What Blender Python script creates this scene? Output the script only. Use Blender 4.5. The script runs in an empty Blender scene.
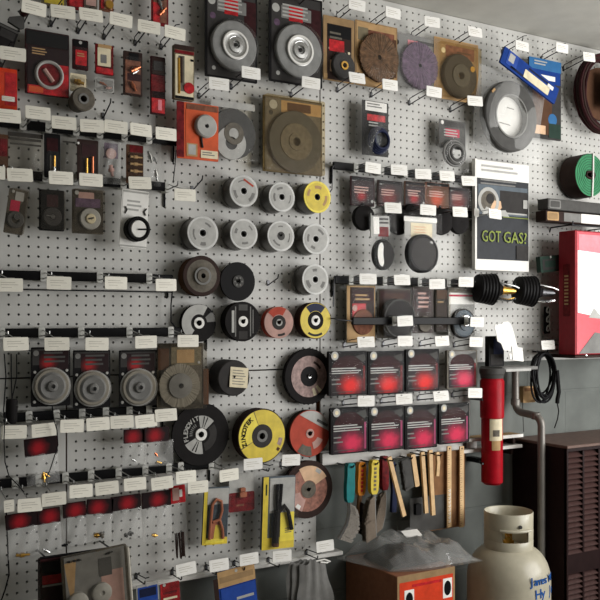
import bpy, math, random
from math import sin, cos, pi, radians, sqrt
from mathutils import Vector, Matrix
random.seed(7)
SC = bpy.context.scene
COL = SC.collection

# ------------------------------------------------------------------ camera
TH = radians(31.0); F = 880.0; HZ = 320.0; CAMZ = 1.40; ZC = 2.726
S_, C_ = sin(TH), cos(TH)
CX, CY = -ZC * S_, -ZC * C_
cd = bpy.data.cameras.new('camera'); cam = bpy.data.objects.new('camera', cd); COL.objects.link(cam)
cam.location = (CX, CY, CAMZ)
cam.rotation_euler = (pi / 2, 0, -TH)
cd.sensor_fit = 'HORIZONTAL'; cd.sensor_width = 36.0; cd.lens = 36.0 * F / 600.0
cd.shift_y = (HZ - 300.0) / 600.0
cd.clip_start = 0.02
SC.camera = cam

# ------------------------------------------------------------------ world, lights, exposure
SC.view_settings.view_transform = 'Standard'
SC.view_settings.look = 'None'
SC.view_settings.gamma = 1.0
SC.view_settings.use_curve_mapping = False
SC.view_settings.exposure = 0.38
wd = bpy.data.worlds.new('world'); SC.world = wd; wd.use_nodes = True
bg = wd.node_tree.nodes['Background']
bg.inputs[0].default_value = (1.0, 0.985, 0.96, 1); bg.inputs[1].default_value = 0.035

def area(name, loc, target, sx, sy, power, col):
    l = bpy.data.lights.new(name, 'AREA'); l.shape = 'RECTANGLE'; l.size = sx; l.size_y = sy
    l.energy = power; l.color = col
    o = bpy.data.objects.new(name, l); COL.objects.link(o); o.location = loc
    o.rotation_euler = (Vector(target) - Vector(loc)).to_track_quat('-Z', 'Y').to_euler()
    return o
area('window_daylight', (1.97, -2.0, 1.62), (0.9, -0.1, 1.5), 2.2, 1.5, 55.0, (1.0, 0.99, 0.975))
area('ceiling_fill', (1.97, -1.8, 1.0), (.9, -1.0, 2.5), 1.5, .4, 13.0, (1.0, 0.99, 0.96))  # added lamp that brightens the ceiling, standing in for ground-bounced daylight

# ------------------------------------------------------------------ pixel -> real place helpers
def at(px, py, w=0.0):
    a = (px - 300.0) / F; b = (HZ - py) / F
    t = (-w - CY) / (C_ - a * S_)
    return Vector((CX + t * (S_ + a * C_), -w, CAMZ + t * b))
def dep(px, w=0.0):
    a = (px - 300.0) / F
    return (-w - CY) / (C_ - a * S_)

# ------------------------------------------------------------------ materials
MATS = {}
def lin(c):
    c /= 255.0
    return c / 12.92 if c <= 0.04045 else ((c + 0.055) / 1.055) ** 2.4
def mat(name, rgb, rough=0.5, metal=0.0, var=0.12, scale=60.0, bump=0.0, coat=0.0, spec=0.5):
    if name in MATS: return MATS[name]
    m = bpy.data.materials.new(name); m.use_nodes = True
    nt = m.node_tree; b = nt.nodes['Principled BSDF']
    c = [lin(x) for x in rgb]
    tc = nt.nodes.new('ShaderNodeTexCoord')
    nz = nt.nodes.new('ShaderNodeTexNoise'); nz.inputs['Scale'].default_value = scale; nz.inputs['Detail'].default_value = 4
    nt.links.new(tc.outputs['Object'], nz.inputs['Vector'])
    rp = nt.nodes.new('ShaderNodeValToRGB')
    rp.color_ramp.elements[0].position = 0.3; rp.color_ramp.elements[1].position = 0.7
    rp.color_ramp.elements[0].color = [x * (1 - var) for x in c] + [1]
    rp.color_ramp.elements[1].color = [min(1, x * (1 + var)) for x in c] + [1]
    nt.links.new(nz.outputs['Fac'], rp.inputs['Fac']); nt.links.new(rp.outputs['Color'], b.inputs['Base Color'])
    b.inputs['Roughness'].default_value = rough; b.inputs['Metallic'].default_value = metal
    b.inputs['Specular IOR Level'].default_value = spec
    if coat: b.inputs['Coat Weight'].default_value = coat; b.inputs['Coat Roughness'].default_value = 0.12
    if bump:
        bp = nt.nodes.new('ShaderNodeBump'); bp.inputs['Strength'].default_value = bump; bp.inputs['Distance'].default_value = 0.002
        nt.links.new(nz.outputs['Fac'], bp.inputs['Height']); nt.links.new(bp.outputs['Normal'], b.inputs['Normal'])
    MATS[name] = m; return m
def clear(name, haze, gloss, tint=(1, 1, 1), hazecol=(0.8, 0.8, 0.78), rough=0.07):
    m = bpy.data.materials.new(name); m.use_nodes = True; nt = m.node_tree
    for n in list(nt.nodes): nt.nodes.remove(n)
    o = nt.nodes.new('ShaderNodeOutputMaterial')
    tr = nt.nodes.new('ShaderNodeBsdfTransparent'); tr.inputs[0].default_value = (*tint, 1)
    df = nt.nodes.new('ShaderNodeBsdfDiffuse'); df.inputs[0].default_value = (*hazecol, 1)
    gl = nt.nodes.new('ShaderNodeBsdfGlossy'); gl.inputs['Roughness'].default_value = rough
    m1 = nt.nodes.new('ShaderNodeMixShader'); m1.inputs[0].default_value = haze
    m2 = nt.nodes.new('ShaderNodeMixShader')
    lw = nt.nodes.new('ShaderNodeLayerWeight'); lw.inputs['Blend'].default_value = 0.35
    pw = nt.nodes.new('ShaderNodeMath'); pw.operation = 'POWER'; pw.inputs[1].default_value = 3.0
    mul = nt.nodes.new('ShaderNodeMath'); mul.operation = 'MULTIPLY_ADD'; mul.inputs[1].default_value = 0.25 * gloss; mul.inputs[2].default_value = 0.0045 * gloss
    nz = nt.nodes.new('ShaderNodeTexNoise'); nz.inputs['Scale'].default_value = 45; tc = nt.nodes.new('ShaderNodeTexCoord')
    bp = nt.nodes.new('ShaderNodeBump'); bp.inputs['Strength'].default_value = 0.2; bp.inputs['Distance'].default_value = 0.004
    nt.links.new(tc.outputs['Object'], nz.inputs['Vector']); nt.links.new(nz.outputs['Fac'], bp.inputs['Height'])
    nt.links.new(bp.outputs['Normal'], gl.inputs['Normal'])
    nt.links.new(lw.outputs['Facing'], pw.inputs[0]); nt.links.new(pw.outputs[0], mul.inputs[0]); nt.links.new(mul.outputs[0], m2.inputs[0])
    nt.links.new(tr.outputs[0], m1.inputs[1]); nt.links.new(df.outputs[0], m1.inputs[2])
    nt.links.new(m1.outputs[0], m2.inputs[1]); nt.links.new(gl.outputs[0], m2.inputs[2])
    nt.links.new(m2.outputs[0], o.inputs[0])
    MATS[name] = m; return m
clear('clear', 0.015, 0.9); clear('haze', 0.07, 1.2); clear('milky', 0.20, 1.0); clear('smoke', 0.06, 1.0, (0.86, 0.84, 0.8), (0.35, 0.33, 0.29)); clear('sleeve', 0.0, 0.5); clear('film', 0.20, 1.6); clear('shine', 0.01, 5.0); clear('bagtop', 0.17, 6.0)
clear('amber', 0.08, 1.0, (0.92, 0.86, 0.72), (0.42, 0.32, 0.2))
P = dict(
 peg=((192, 191, 186), .7), wall=((104, 108, 104), .8), ceil=((190, 188, 180), .8), floor=((150, 144, 134), .6), white=((232, 230, 224), .5),
 tag=((240, 236, 222), .45), ink=((120, 118, 112), .6), black=((18, 17, 18), .55), softblack=((32, 30, 30), .75), bar=((20, 20, 21), .35),
 charcoal=((58, 56, 55), .7), grey=((120, 119, 116), .6), lgrey=((168, 167, 162), .5), dgrey=((78, 77, 75), .6), saddle=((190, 190, 184), .4),
 red=((178, 30, 36), .4), dred=((104, 22, 26), .45), hotred=((196, 26, 28), .45), pinkred=((184, 36, 68), .5), maroon=((48, 20, 22), .55), magenta=((150, 48, 90), .45),
 orange=((204, 86, 46), .5), handleorange=((222, 136, 36), .45), tagink=((196, 191, 178), .6), orangered=((210, 60, 26), .5), tan=((176, 142, 98), .6), card=((150, 122, 86), .7), kraft=((128, 92, 62), .8), cream=((220, 208, 176), .6),
 yellow=((212, 188, 52), .5), ylw2=((234, 214, 66), .45), teal=((20, 118, 120), .4), blue=((36, 70, 150), .4), navy=((30, 36, 62), .45), royal=((22, 56, 128), .45), sky=((44, 100, 150), .45), purple=((92, 72, 92), .8),
 green=((58, 128, 88), .7), dgreen=((40, 58, 50), .6), brown=((86, 60, 44), .7), dbrown=((50, 36, 32), .6), rust=((122, 78, 60), .8), redwheel=((176, 74, 58), .75), pinkwheel=((186, 148, 138), .75),
 wood=((214, 178, 130), .55), paper=((236, 234, 228), .6), pink=((226, 130, 140), .5), skin=((214, 176, 140), .6), copperp=((158, 94, 66), .5), tankw=((182, 176, 156), .3), bluetxt=((30, 82, 150), .5),
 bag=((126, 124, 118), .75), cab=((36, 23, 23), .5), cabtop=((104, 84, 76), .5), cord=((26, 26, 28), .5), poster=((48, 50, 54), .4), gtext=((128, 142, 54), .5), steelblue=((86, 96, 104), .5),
 abr=((132, 132, 130), .85), wirewheel=((134, 128, 116), .7), brwire=((112, 84, 62), .75), spoolface=((196, 196, 192), .38), olive=((116, 106, 84), .7), greybr=((98, 92, 82), .6), ovalblk=((18, 18, 20), .3), redext=((158, 20, 32), .32), hdr=((140, 26, 36), .45))
REDS = {'red': .45, 'dred': .5, 'hdr': .5, 'maroon': .4, 'rust': .4, 'brwire': .5, 'purple': .4, 'olive': .25, 'greybr': .25}
for k, v in P.items():
    mat(k, v[0], v[1], spec=.4 if sum(v[0]) > 420 else .10 if sum(v[0]) < 240 else .2, metal=0.0, var=0.06 if k in ('tag', 'white', 'paper', 'tankw') else REDS.get(k, 0.14), scale=40.0 if k not in REDS else 70.0)
mat('steel', (176, 176, 174), .32, 1.0, .1); mat('darksteel', (86, 86, 88), .4, 1.0, .1); mat('chrome', (214, 214, 212), .14, 1.0, .04)
mat('brass', (206, 160, 76), .3, 1.0, .1); mat('copper', (196, 116, 80), .35, 1.0, .1); mat('wirecoil', (112, 110, 107), .35, .8, .2, 400.0, .4)
mat('bristle', (112, 106, 98), .55, .5, .3, 300.0, .6); mat('hookwire', (40, 40, 42), .35, .8, .1); mat('conduit', (122, 118, 112), .45, .35, .12, 25.0)
M = MATS

def glow(name, core, mid, edge, rad):
    # printed picture: a bright patch on a dark ground, drawn round the panel's own centre
    m = bpy.data.materials.new(name); m.use_nodes = True; nt = m.node_tree; b = nt.nodes['Principled BSDF']
    tc = nt.nodes.new('ShaderNodeTexCoord'); mp = nt.nodes.new('ShaderNodeMapping'); gr = nt.nodes.new('ShaderNodeTexGradient'); gr.gradient_type = 'SPHERICAL'
    mp.inputs['Scale'].default_value = (1 / rad[0], 1, 1 / rad[1])
    nz = nt.nodes.new('ShaderNodeTexNoise'); nz.inputs['Scale'].default_value = 55; ad = nt.nodes.new('ShaderNodeMath'); ad.operation = 'MULTIPLY_ADD'; ad.inputs[1].default_value = .35
    rp = nt.nodes.new('ShaderNodeValToRGB'); e = rp.color_ramp.elements
    e[0].position = .34; e[0].color = [lin(x) for x in edge] + [1]; e[1].position = .98; e[1].color = [lin(x) for x in core] + [1]
    q = e.new(.62); q.color = [lin(x) for x in mid] + [1]
    L = nt.links.new
    L(tc.outputs['Object'], mp.inputs['Vector']); L(mp.outputs[0], gr.inputs['Vector']); L(tc.outputs['Object'], nz.inputs['Vector'])
    L(nz.outputs['Fac'], ad.inputs[0]); L(gr.outputs['Fac'], ad.inputs[2]); L(ad.outputs[0], rp.inputs['Fac']); L(rp.outputs['Color'], b.inputs['Base Color'])
    b.inputs['Roughness'].default_value = .5; b.inputs['Specular IOR Level'].default_value = .15
    MATS[name] = m
glow('glow_red', (222, 36, 32), (112, 18, 22), (26, 16, 18), (.07, .055)); glow('glow_pink', (206, 40, 78), (110, 20, 46), (32, 18, 24), (.075, .06))
glow('glow_header', (160, 26, 36), (92, 20, 26), (30, 17, 19), (.036, .034)); glow('glow_maroon', (158, 34, 36), (78, 22, 24), (34, 18, 20), (.034, .03)); glow('glow_dark', (110, 36, 34), (56, 24, 24), (30, 20, 20), (.06, .06))
glow('glow_orange', (190, 72, 36), (112, 56, 28), (84, 52, 30), (.05, .05))
# ------------------------------------------------------------------ mesh builder (front of everything hung on the wall is -Y)
class MB:
    def __init__(s): s.v = []; s.f = []
    def add(s, vs, fs):
        n = len(s.v); s.v += [tuple(v) for v in vs]; s.f += [tuple(i + n for i in f) for f in fs]; return s
    def poly(s, pts, y0, y1):                       # prism: outline in x,z from y0 (front) to y1 (back)
        n = len(pts)
        return s.add([(x, y0, z) for x, z in pts] + [(x, y1, z) for x, z in pts],
                     [tuple(range(n)), tuple(range(2 * n - 1, n - 1, -1))] + [(i, i + n, (i + 1) % n + n, (i + 1) % n) for i in range(n)])
    def rr(s, cx, cz, w, h, r, y0, y1, seg=3):
        r = min(r, w * .49, h * .49); pts = []
        for qx, qz, a0 in ((1, 1, 0), (-1, 1, 90), (-1, -1, 180), (1, -1, 270)):
            for k in range(seg + 1):
                a = radians(a0 + 90.0 * k / seg)
                pts.append((cx + qx * (w / 2 - r) + r * cos(a), cz + qz * (h / 2 - r) + r * sin(a)))
        return s.poly(pts, y0, y1)
    def box(s, x0, x1, y0, y1, z0, z1, b=0.0):
        if b <= 0:
            return s.add([(x, y, z) for x in (x0, x1) for y in (y0, y1) for z in (z0, z1)],
                         [(0, 1, 3, 2), (4, 6, 7, 5), (0, 4, 5, 1), (2, 3, 7, 6), (0, 2, 6, 4), (1, 5, 7, 3)])
        zs = [(z0, b), (z0 + b, 0), (z1 - b, 0), (z1, b)]; vs = []; fs = []
        for z, i in zs:
            k = i + b * .4
            ring = [(x0 + k, y0 + i), (x1 - k, y0 + i), (x1 - i, y0 + k), (x1 - i, y1 - k), (x1 - k, y1 - i), (x0 + k, y1 - i), (x0 + i, y1 - k), (x0 + i, y0 + k)]
            vs += [(x, y, z) for x, y in ring]
        for j in range(3):
            fs += [(j * 8 + i, j * 8 + (i + 1) % 8, j * 8 + 8 + (i + 1) % 8, j * 8 + 8 + i) for i in range(8)]
        fs += [tuple(range(7, -1, -1)), tuple(range(24, 32))]
        return s.add(vs, fs)
    def lathe(s, prof, cx=0.0, cz=0.0, n=32, a0=0.0, a1=360.0, cy=0.0, axis='y', jit=0.0):
        full = abs(a1 - a0) >= 359.9; m = n if full else n + 1; vs = []
        for k in range(m):
            a = radians(a0 + (a1 - a0) * k / n); ca, sa = cos(a), sin(a)
            for r, y in prof:
                if jit: r = r * (1 + random.uniform(-jit, jit))
                if axis == 'y': vs.append((cx + r * ca, cy + y, cz + r * sa))
                elif axis == 'z': vs.append((cx + r * ca, cy + r * sa, cz + y))
                else: vs.append((cx + y, cy + r * ca, cz + r * sa))
        q = len(prof); fs = []
        for k in range(n):
            for i in range(q - 1):
                a = k * q + i; b = ((k + 1) % m) * q + i
                fs.append((a, a + 1, b + 1, b))
        return s.add(vs, fs)
    def ring(s, r0, r1, y0, y1, cx=0.0, cz=0.0, n=32, a0=0.0, a1=360.0, bev=0.0):  # annulus solid, y0 = front
        if bev: pr = [(r0, y1), (r1, y1), (r1, y0 + bev), (r1 - bev, y0), (r0 + bev, y0), (r0, y0 + bev), (r0, y1)]
        else: pr = [(r0, y1), (r1, y1), (r1, y0), (r0, y0), (r0, y1)]
        return s.lathe(pr, cx, cz, n, a0, a1)
    def disc(s, r, y0, y1, cx=0.0, cz=0.0, n=24, bev=0.0):
        if bev: return s.lathe([(0, y1), (r, y1), (r, y0 + bev), (r - bev, y0), (0, y0)], cx, cz, n)
        return s.lathe([(0, y1), (r, y1), (r, y0), (0, y0)], cx, cz, n)
    def tube(s, pts, r, n=6, r2=None, closed=False):
        pts = [Vector(p) for p in pts]; m = len(pts); vs = []; fs = []; up = None
        for i, p in enumerate(pts):
            t = (pts[min(i + 1, m - 1)] - pts[max(i - 1, 0)]).normalized()
            if up is None: up = Vector((0, 0, 1)) if abs(t.z) < .9 else Vector((1, 0, 0))
            u = (up - t * up.dot(t)).normalized(); w = t.cross(u); up = u
            rr = r if r2 is None else r + (r2 - r) * i / (m - 1)
            vs += [p + (u * cos(2 * pi * k / n) + w * sin(2 * pi * k / n)) * rr for k in range(n)]
        for i in range(m - 1):
            fs += [(i * n + k, i * n + (k + 1) % n, (i + 1) * n + (k + 1) % n, (i + 1) * n + k) for k in range(n)]
        fs += [tuple(range(n - 1, -1, -1)), tuple(range((m - 1) * n, m * n))]
        return s.add(vs, fs)
    def grid(s, fn, nu, nv):
        vs = [fn(i / nu, j / nv) for j in range(nv + 1) for i in range(nu + 1)]; q = nu + 1
        return s.add(vs, [(j * q + i, j * q + i + 1, (j + 1) * q + i + 1, (j + 1) * q + i) for j in range(nv) for i in range(nu)])
    def mesh(s, name, m, ang=35.0):
        me = bpy.data.meshes.new(name); me.from_pydata(s.v, [], s.f); me.materials.append(M[m] if isinstance(m, str) else m)
        me.validate(); me.update()
        if ang:
            me.polygons.foreach_set('use_smooth', [True] * len(me.polygons)); me.set_sharp_from_angle(angle=radians(ang))
        return me
    def build(s, name, m, parent=None, loc=None, rot=None, ang=35.0):
        o = bpy.data.objects.new(name, s.mesh(name, m, ang)); COL.objects.link(o)
        if parent: o.parent = parent
        if loc is not None: o.location = loc
        if rot is not None: o.rotation_euler = rot
        return o
def recalc(o):
    import bmesh
    bm = bmesh.new(); bm.from_mesh(o.data); bmesh.ops.recalc_face_normals(bm, faces=bm.faces); bm.to_mesh(o.data); bm.free()
def put(name, me, parent=None, loc=(0, 0, 0), rot=(0, 0, 0)):
    o = bpy.data.objects.new(name, me); COL.objects.link(o); o.parent = parent; o.location = loc; o.rotation_euler = rot; return o
def tag(o, label, cat, group=None):
    o['label'] = label; o['category'] = cat
    if group: o['group'] = group
    return o
def thing(name, label, cat, loc, rot=(0, 0, 0), group=None):
    o = bpy.data.objects.new(name, None); COL.objects.link(o); o.location = loc; o.rotation_euler = rot
    o.empty_display_size = 0.02
    return tag(o, label, cat, group)
def struct(mb, name, m, ang=0): o = mb.build(name, m, ang=ang); o['kind'] = 'structure'; return o
def text_mesh(body, size, m, depth=0.0004, bold=0.0):
    c = bpy.data.curves.new('lettering', 'FONT'); c.body = body; c.size = size; c.extrude = depth; c.offset = bold
    c.align_x = 'CENTER'; c.align_y = 'CENTER'; c.resolution_u = 2
    o = bpy.data.objects.new('lettering', c); COL.objects.link(o); bpy.context.view_layer.update()
    me = bpy.data.meshes.new_from_object(o.evaluated_get(bpy.context.evaluated_depsgraph_get()))
    bpy.data.objects.remove(o); bpy.data.curves.remove(c)
    me.transform(Matrix.Rotation(pi / 2, 4, 'X')); me.materials.clear(); me.materials.append(M[m]); return me
ORD = ['first', 'second', 'third', 'fourth', 'fifth', 'sixth', 'seventh', 'eighth', 'ninth', 'tenth', 'eleventh', 'twelfth']

# ------------------------------------------------------------------ room shell
def block_wall():
    m = mat('blockwall', P['wall'][0], .8, 0, .14, 12.0); nt = m.node_tree; b = nt.nodes['Principled BSDF']
    tc = nt.nodes.new('ShaderNodeTexCoord'); mp = nt.nodes.new('ShaderNodeMapping'); mp.inputs['Rotation'].default_value = (pi / 2, 0, 0); mp.inputs['Location'].default_value = (0, .13, 0)
    br = nt.nodes.new('ShaderNodeTexBrick'); br.inputs['Scale'].default_value = 1.0; br.inputs['Brick Width'].default_value = .4; br.inputs['Row Height'].default_value = .2; br.inputs['Mortar Size'].default_value = .006; br.inputs['Mortar Smooth'].default_value = .4
    bp = nt.nodes.new('ShaderNodeBump'); bp.invert = True; bp.inputs['Strength'].default_value = .5; bp.inputs['Distance'].default_value = .004
    L = nt.links.new; L(tc.outputs['Object'], mp.inputs['Vector']); L(mp.outputs[0], br.inputs['Vector']); L(br.outputs['Fac'], bp.inputs['Height']); L(bp.outputs['Normal'], b.inputs['Normal'])
block_wall()
IN = 0.0254
TOPZ = CAMZ + 41.4 * IN; SEAM = CAMZ - 5.95 * IN; LOW = CAMZ - 28.9 * IN; MID = CAMZ - 17.4 * IN
XL, XR = -1.8, 2.02
struct(MB().box(XL, XR, .03, .15, 0, TOPZ), 'wall_back', 'blockwall')
struct(MB().box(XL, XR, -4.6, .15, -.1, 0), 'floor', 'floor')
mat('ceiltex', (186, 184, 176), .85, 0, .06, 14.0, .3)
struct(MB().box(XL, XR, -4.6, .15, TOPZ, TOPZ + .1), 'ceiling', 'ceiltex')
struct(MB().box(XL - .1, XL, -4.6, .15, 0, TOPZ), 'unseen_wall_left', 'wall')  # unseen wall, added to cut ambient light on the left
wr = MB()
for a in ((-4.6, -3.15, 0, TOPZ), (-.85, .15, 0, TOPZ), (-3.15, -.85, 0, .85), (-3.15, -.85, 2.4, TOPZ)): wr.box(XR, XR + .12, a[0], a[1], a[2], a[3])
struct(wr, 'wall_right', 'wall')
wf = MB()
for y in (-3.15, -2.02, -.89): wf.box(XR + .02, XR + .08, y, y + .04, .85, 2.4, .004)
for z in (.85, 2.36): wf.box(XR + .02, XR + .08, -3.15, -.85, z, z + .04, .004)
struct(wf, 'window_1', 'white')

def pegboard(label, x0, x1, z0, z1, anchor):
    s = IN; r = .0034; D = .006
    ax, az = anchor.x, anchor.z
    i0 = math.ceil((x0 + .006 - ax) / s); i1 = math.floor((x1 - .006 - ax) / s)
    j0 = math.ceil((z0 + .006 - az) / s); j1 = math.floor((z1 - .006 - az) / s)
    V = []; Fc = []
    oc = [(cos(pi / 8 + k * pi / 4) * r, sin(pi / 8 + k * pi / 4) * r) for k in range(8)]
    for j in range(j0, j1 + 1):
        zc = az + j * s; zb = z0 if j == j0 else zc - s / 2; zt = z1 if j == j1 else zc + s / 2
        for i in range(i0, i1 + 1):
            xc = ax + i * s; xa = x0 if i == i0 else xc - s / 2; xb = x1 if i == i1 else xc + s / 2
            n = len(V); k = (xb - xc) * .41
            V += [(xb, -0.0, zc + .005), (xc + .005, 0, zt), (xc - .005, 0, zt), (xa, 0, zc + .005), (xa, 0, zc - .005), (xc - .005, 0, zb), (xc + .005, 0, zb), (xb, 0, zc - .005)]
            V += [(xc + p, 0, zc + q) for p, q in oc]; V += [(xc + p, D, zc + q) for p, q in oc]
            V += [(xb, 0, zt), (xa, 0, zt), (xa, 0, zb), (xb, 0, zb)]
            for q in range(8):
                w = (q + 1) % 8
                Fc.append((n + q, n + w, n + 8 + w, n + 8 + q)); Fc.append((n + 8 + q, n + 8 + w, n + 16 + w, n + 16 + q))
            Fc += [(n, n + 24, n + 1), (n + 2, n + 25, n + 3), (n + 4, n + 26, n + 5), (n + 6, n + 27, n + 7)]
    mb = MB(); mb.v = V; mb.f = Fc
    mb.add([(x0, 0, z0), (x1, 0, z0), (x1, 0, z1), (x0, 0, z1), (x0, D, z0), (x1, D, z0), (x1, D, z1), (x0, D, z1)], [(0, 1, 5, 4), (1, 2, 6, 5), (2, 3, 7, 6), (3, 0, 4, 7)])
    mb2 = MB()
    t = thing('pegboard', label, 'pegboard', (0, 0, 0), group='pegboard panels on the wall')
    t.location = ((x0 + x1) / 2, 0, z0)
    o = mb.build('perforated_sheet', 'pegtex', t, ang=0); o.location = (-(x0 + x1) / 2, 0, -z0)
    for (a, b, c, d) in ((x0, x1, z0, z0 + .003), (x0, x1, z1 - .003, z1), (x0, x0 + .003, z0, z1), (x1 - .003, x1, z0, z1)): mb2.box(a, b, D, .03, c, d)
    o2 = mb2.build('furring_frame', 'kraft', t, ang=0); o2.location = (-(x0 + x1) / 2, 0, -z0)
mat('pegtex', P['peg'][0], .5, 0, .05, 9.0)
xs = at(320, 150).x; xd = at(66.5, 450).x; xe = at(316, 500).x; xf = at(470, 420).x
g = .0022
pegboard('large white pegboard panel behind the goods at upper left', XL + .3, xs - g, SEAM + g, TOPZ - .002, at(8.7, 235.8))
pegboard('large white pegboard panel behind the poster and green reel', xs + g, XR - .22, SEAM + g, TOPZ - .002, at(323.5, 105.7))
pegboard('white lower left corner pegboard behind the hanging black wires', XL + .3, xd - g, LOW, SEAM - g, at(7, 447))
pegboard('lower white pegboard panel behind the yellow grinding wheel', xd + g, xe, LOW, SEAM - g, at(251.8, 378))
pegboard('short white pegboard panel behind the red and black lens packs', xs + g, xf, MID, SEAM - g, at(324, 430))
# white lip under the lower panels and rail above the brushes
b = MB().box(XL + .3, at(341, 552).x, -.012, .03, LOW - .012, LOW + .001, .002); struct(b, 'trim_1', 'white')
b = MB().box(xs, xf + .02, -.014, -.001, MID - .014, MID + .024, .002); struct(b, 'trim_2', 'white')

# ------------------------------------------------------------------ hooks with price tags
TAGM = MB().rr(0, 0, .062, .033, .003, -.0012, .0012).mesh('price_label', 'tag')
TAGW = MB().rr(0, 0, .062, .033, .003, -.0012, .0012).mesh('price_label', 'paper')
_p = MB()
for z, a, c in ((.006, -.022, .012), (.0005, -.022, .020), (-.006, -.020, .004)): _p.box(a, c, -.0016, -.0011, z - .0007, z + .0007)
TAGP = _p.mesh('printed_line', 'tagink', 0)
SADM = MB().rr(0, 0, .017, .030, .004, -.034, -.004).mesh('saddle', 'saddle')
PLATE = MB().rr(0, 0, .008, .018, .003, -.003, 0).mesh('back_plate', 'darksteel')
def prong_mesh(L, tilt, x, wire=.0016, z0=0):
    tip = [(x, -.002, z0), (x, -L * .5, z0 + tilt * .5), (x, -L * .93, z0 + tilt * .93), (x, -L * .985, z0 + tilt + .004), (x, -L, z0 + tilt + .010)]
    return MB().tube(tip, wire, 6)
CACHE = {}
def cached(key, fn):
    if key not in CACHE: CACHE[key] = fn()
    return CACHE[key]
def bar_hook(lx, ly, barz, L, label, group, white=True, small=False, yo=0.0):
    """hook clipped over a black bar: saddle, lower prong for the goods, upper arm that carries the price label"""
    p = at(lx, ly, L + yo); r = random.uniform
    t = thing('price_tag_hook', label, 'hook', (p.x - .018, -yo, barz), group=group)
    put('saddle', SADM, t)
    dz = p.z - barz
    put('prong', cached(('bp', L), lambda: MB().tube([(0, -.03, -.008), (0, -L * .6, -.006), (0, -L + .012, -.005), (0, -L + .006, 0), (0, -L + .006, .006)], .0019, 6).mesh('prong', 'steel')), t)
    hz = dz + .017
    MB().tube([(.004, -.03, .008), (.006, -L * .5, .008 + (hz - .008) * .4), (.012, -L + .004, hz), (.030, -L + .003, hz)], .0014, 5).build('label_arm', 'steel', t)
    q = put('price_label', TAGW if white else TAGM, t, (.018, -L, dz), (radians(r(-8, 3)), radians(r(-2.5, 2.5)), radians(r(-5, 5))))
    if small: q.scale = (.4, 1, .9)
    put('printed_line', TAGP, q)
    return t
def peg_wire_hook(bx, by, label, lab=None, L=.11, tilt=.016, group=None, cat='hook', white=True, double=True):
    """wire hook pushed into the pegboard: plate, two wires, the upper one carrying a price label"""
    p = at(bx, by, 0)
    t = thing('price_tag_hook' if lab else 'wire_hook', label, cat, (p.x, 0, p.z), group=group)
    put('back_plate', PLATE, t)
    put('prong', cached(('pp', L, tilt), lambda: prong_mesh(L * .92, tilt, 0, .0019, -.006).mesh('prong', 'hookwire')), t)
    if double:
        MB().tube([(-.002, -.003, .006), (-.006, -.012, .012), (-.004, -L * .5, .012 + tilt * .5), (0, -L * .97, .012 + tilt), (.010, -L, .014 + tilt)], .0015, 6).build('label_arm', 'hookwire', t)
    if lab:
        q = at(lab[0], lab[1], L)
        o = put('price_label', TAGW if white else TAGM, t, (q.x - p.x, -L, q.z - p.z), (radians(random.uniform(-10, 2)), radians(random.uniform(-3, 3)), radians(random.uniform(-5, 5))))
        put('printed_line', TAGP, o)
    return t
def bar(label, x0, y0, x1, y1, m='bar', ends=(), yo=0.0):
    a = at(x0, y0, .03 + yo); b = at(x1, y1, .03 + yo); z = (a.z + b.z) / 2
    t = thing('display_bar', label, 'bar', ((a.x + b.x) / 2, -yo, z))
    h = (b.x - a.x) / 2
    MB().box(-h, h, -.032, -.020, -.012, .012, .002).build('bar', m, t, ang=0)
    for s in ((-1, 1) if not yo else (1,)):
        MB().tube([(s * (h - .006), -.026, 0), (s * (h - .006), yo - .004, 0), (s * (h - .006), yo - .004, -.05), (s * (h - .006), yo, -.052)], .003, 6).build('bracket', 'hookwire', t)
    for wv in ends: MB().tube([(p[0] * 1.0, p[1], p[2]) for p in wv(h)], .002, 6).build('bracket', 'hookwire', t)
    return z
def row(where, labs, barz, L, group, white=True, what=None, yo=0.0):
    n = len(labs)
    for i, l in enumerate(labs):
        pos = ORD[i] + ' from the left' if i < n - 1 else 'last on the right'
        d = what[i] if what and i < len(what) and what[i] else None
        lab = ('price tag hook %s, %s' % (where, pos)) if not d else ('price tag hook %s, %s' % (where, d))
        bar_hook(l[0], l[1], barz, L, lab, group, white, len(l) > 2, yo)

z1 = bar('black display bar along the left edge below the red clamshells', -25, 119, 179, 142)
row('on the uppermost left black bar', [(8, 116), (38, 113), (64, 123), (92, 126), (116, 127), (141, 130), (166, 134)], z1, .11, 'price tag hooks on the left bars', False)
z2 = bar('black display bar above the white spectacle card at left', -25, 170, 170, 188)
row('on the second left black bar', [(-8, 172), (20, 175), (61, 178), (91, 180), (140, 183), (185, 195)], z2, .11, 'price tag hooks on the left bars', False)
z3 = bar('long black display bar at left with no goods hung', -25, 273, 173, 280, ends=[lambda h: [(-h, -.012, -.036), (h + .004, -.012, -.036), (h + .006, -.012, -.05)]])
row('on the empty left black bar', [(10, 285), (59, 283), (116, 283), (166, 285)], z3, .11, 'price tag hooks on the left bars', False)
z4 = bar('black display bar holding the wire wheel packs at left', -25, 333, 212, 332)
row('above the clamshell wire wheel packs', [(16, 344), (57, 344), (97, 344), (146, 342), (188, 341)], z4, .11, 'price tag hooks on the left bars', False)
z5 = bar('black display bar just below the wire wheel packs', -25, 422, 168, 407)
row('on the bar just below the wire wheel packs', [(14, 432), (44, 430), (72, 426), (98, 424), (122, 422), (146, 421), (166, 415)], z5, .11, 'price tag hooks on the left bars', False)
z6 = bar('lowest black display bar at left, over the clear bags', -25, 490, 215, 461)
row('on the lowest left black bar', [(9, 506, 1), (30, 505), (54, 499), (81, 491), (107, 488), (135, 484), (162, 483), (186, 477), (198, 487), (229, 475)], z6, .11, 'price tag hooks on the left bars', False)
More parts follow.
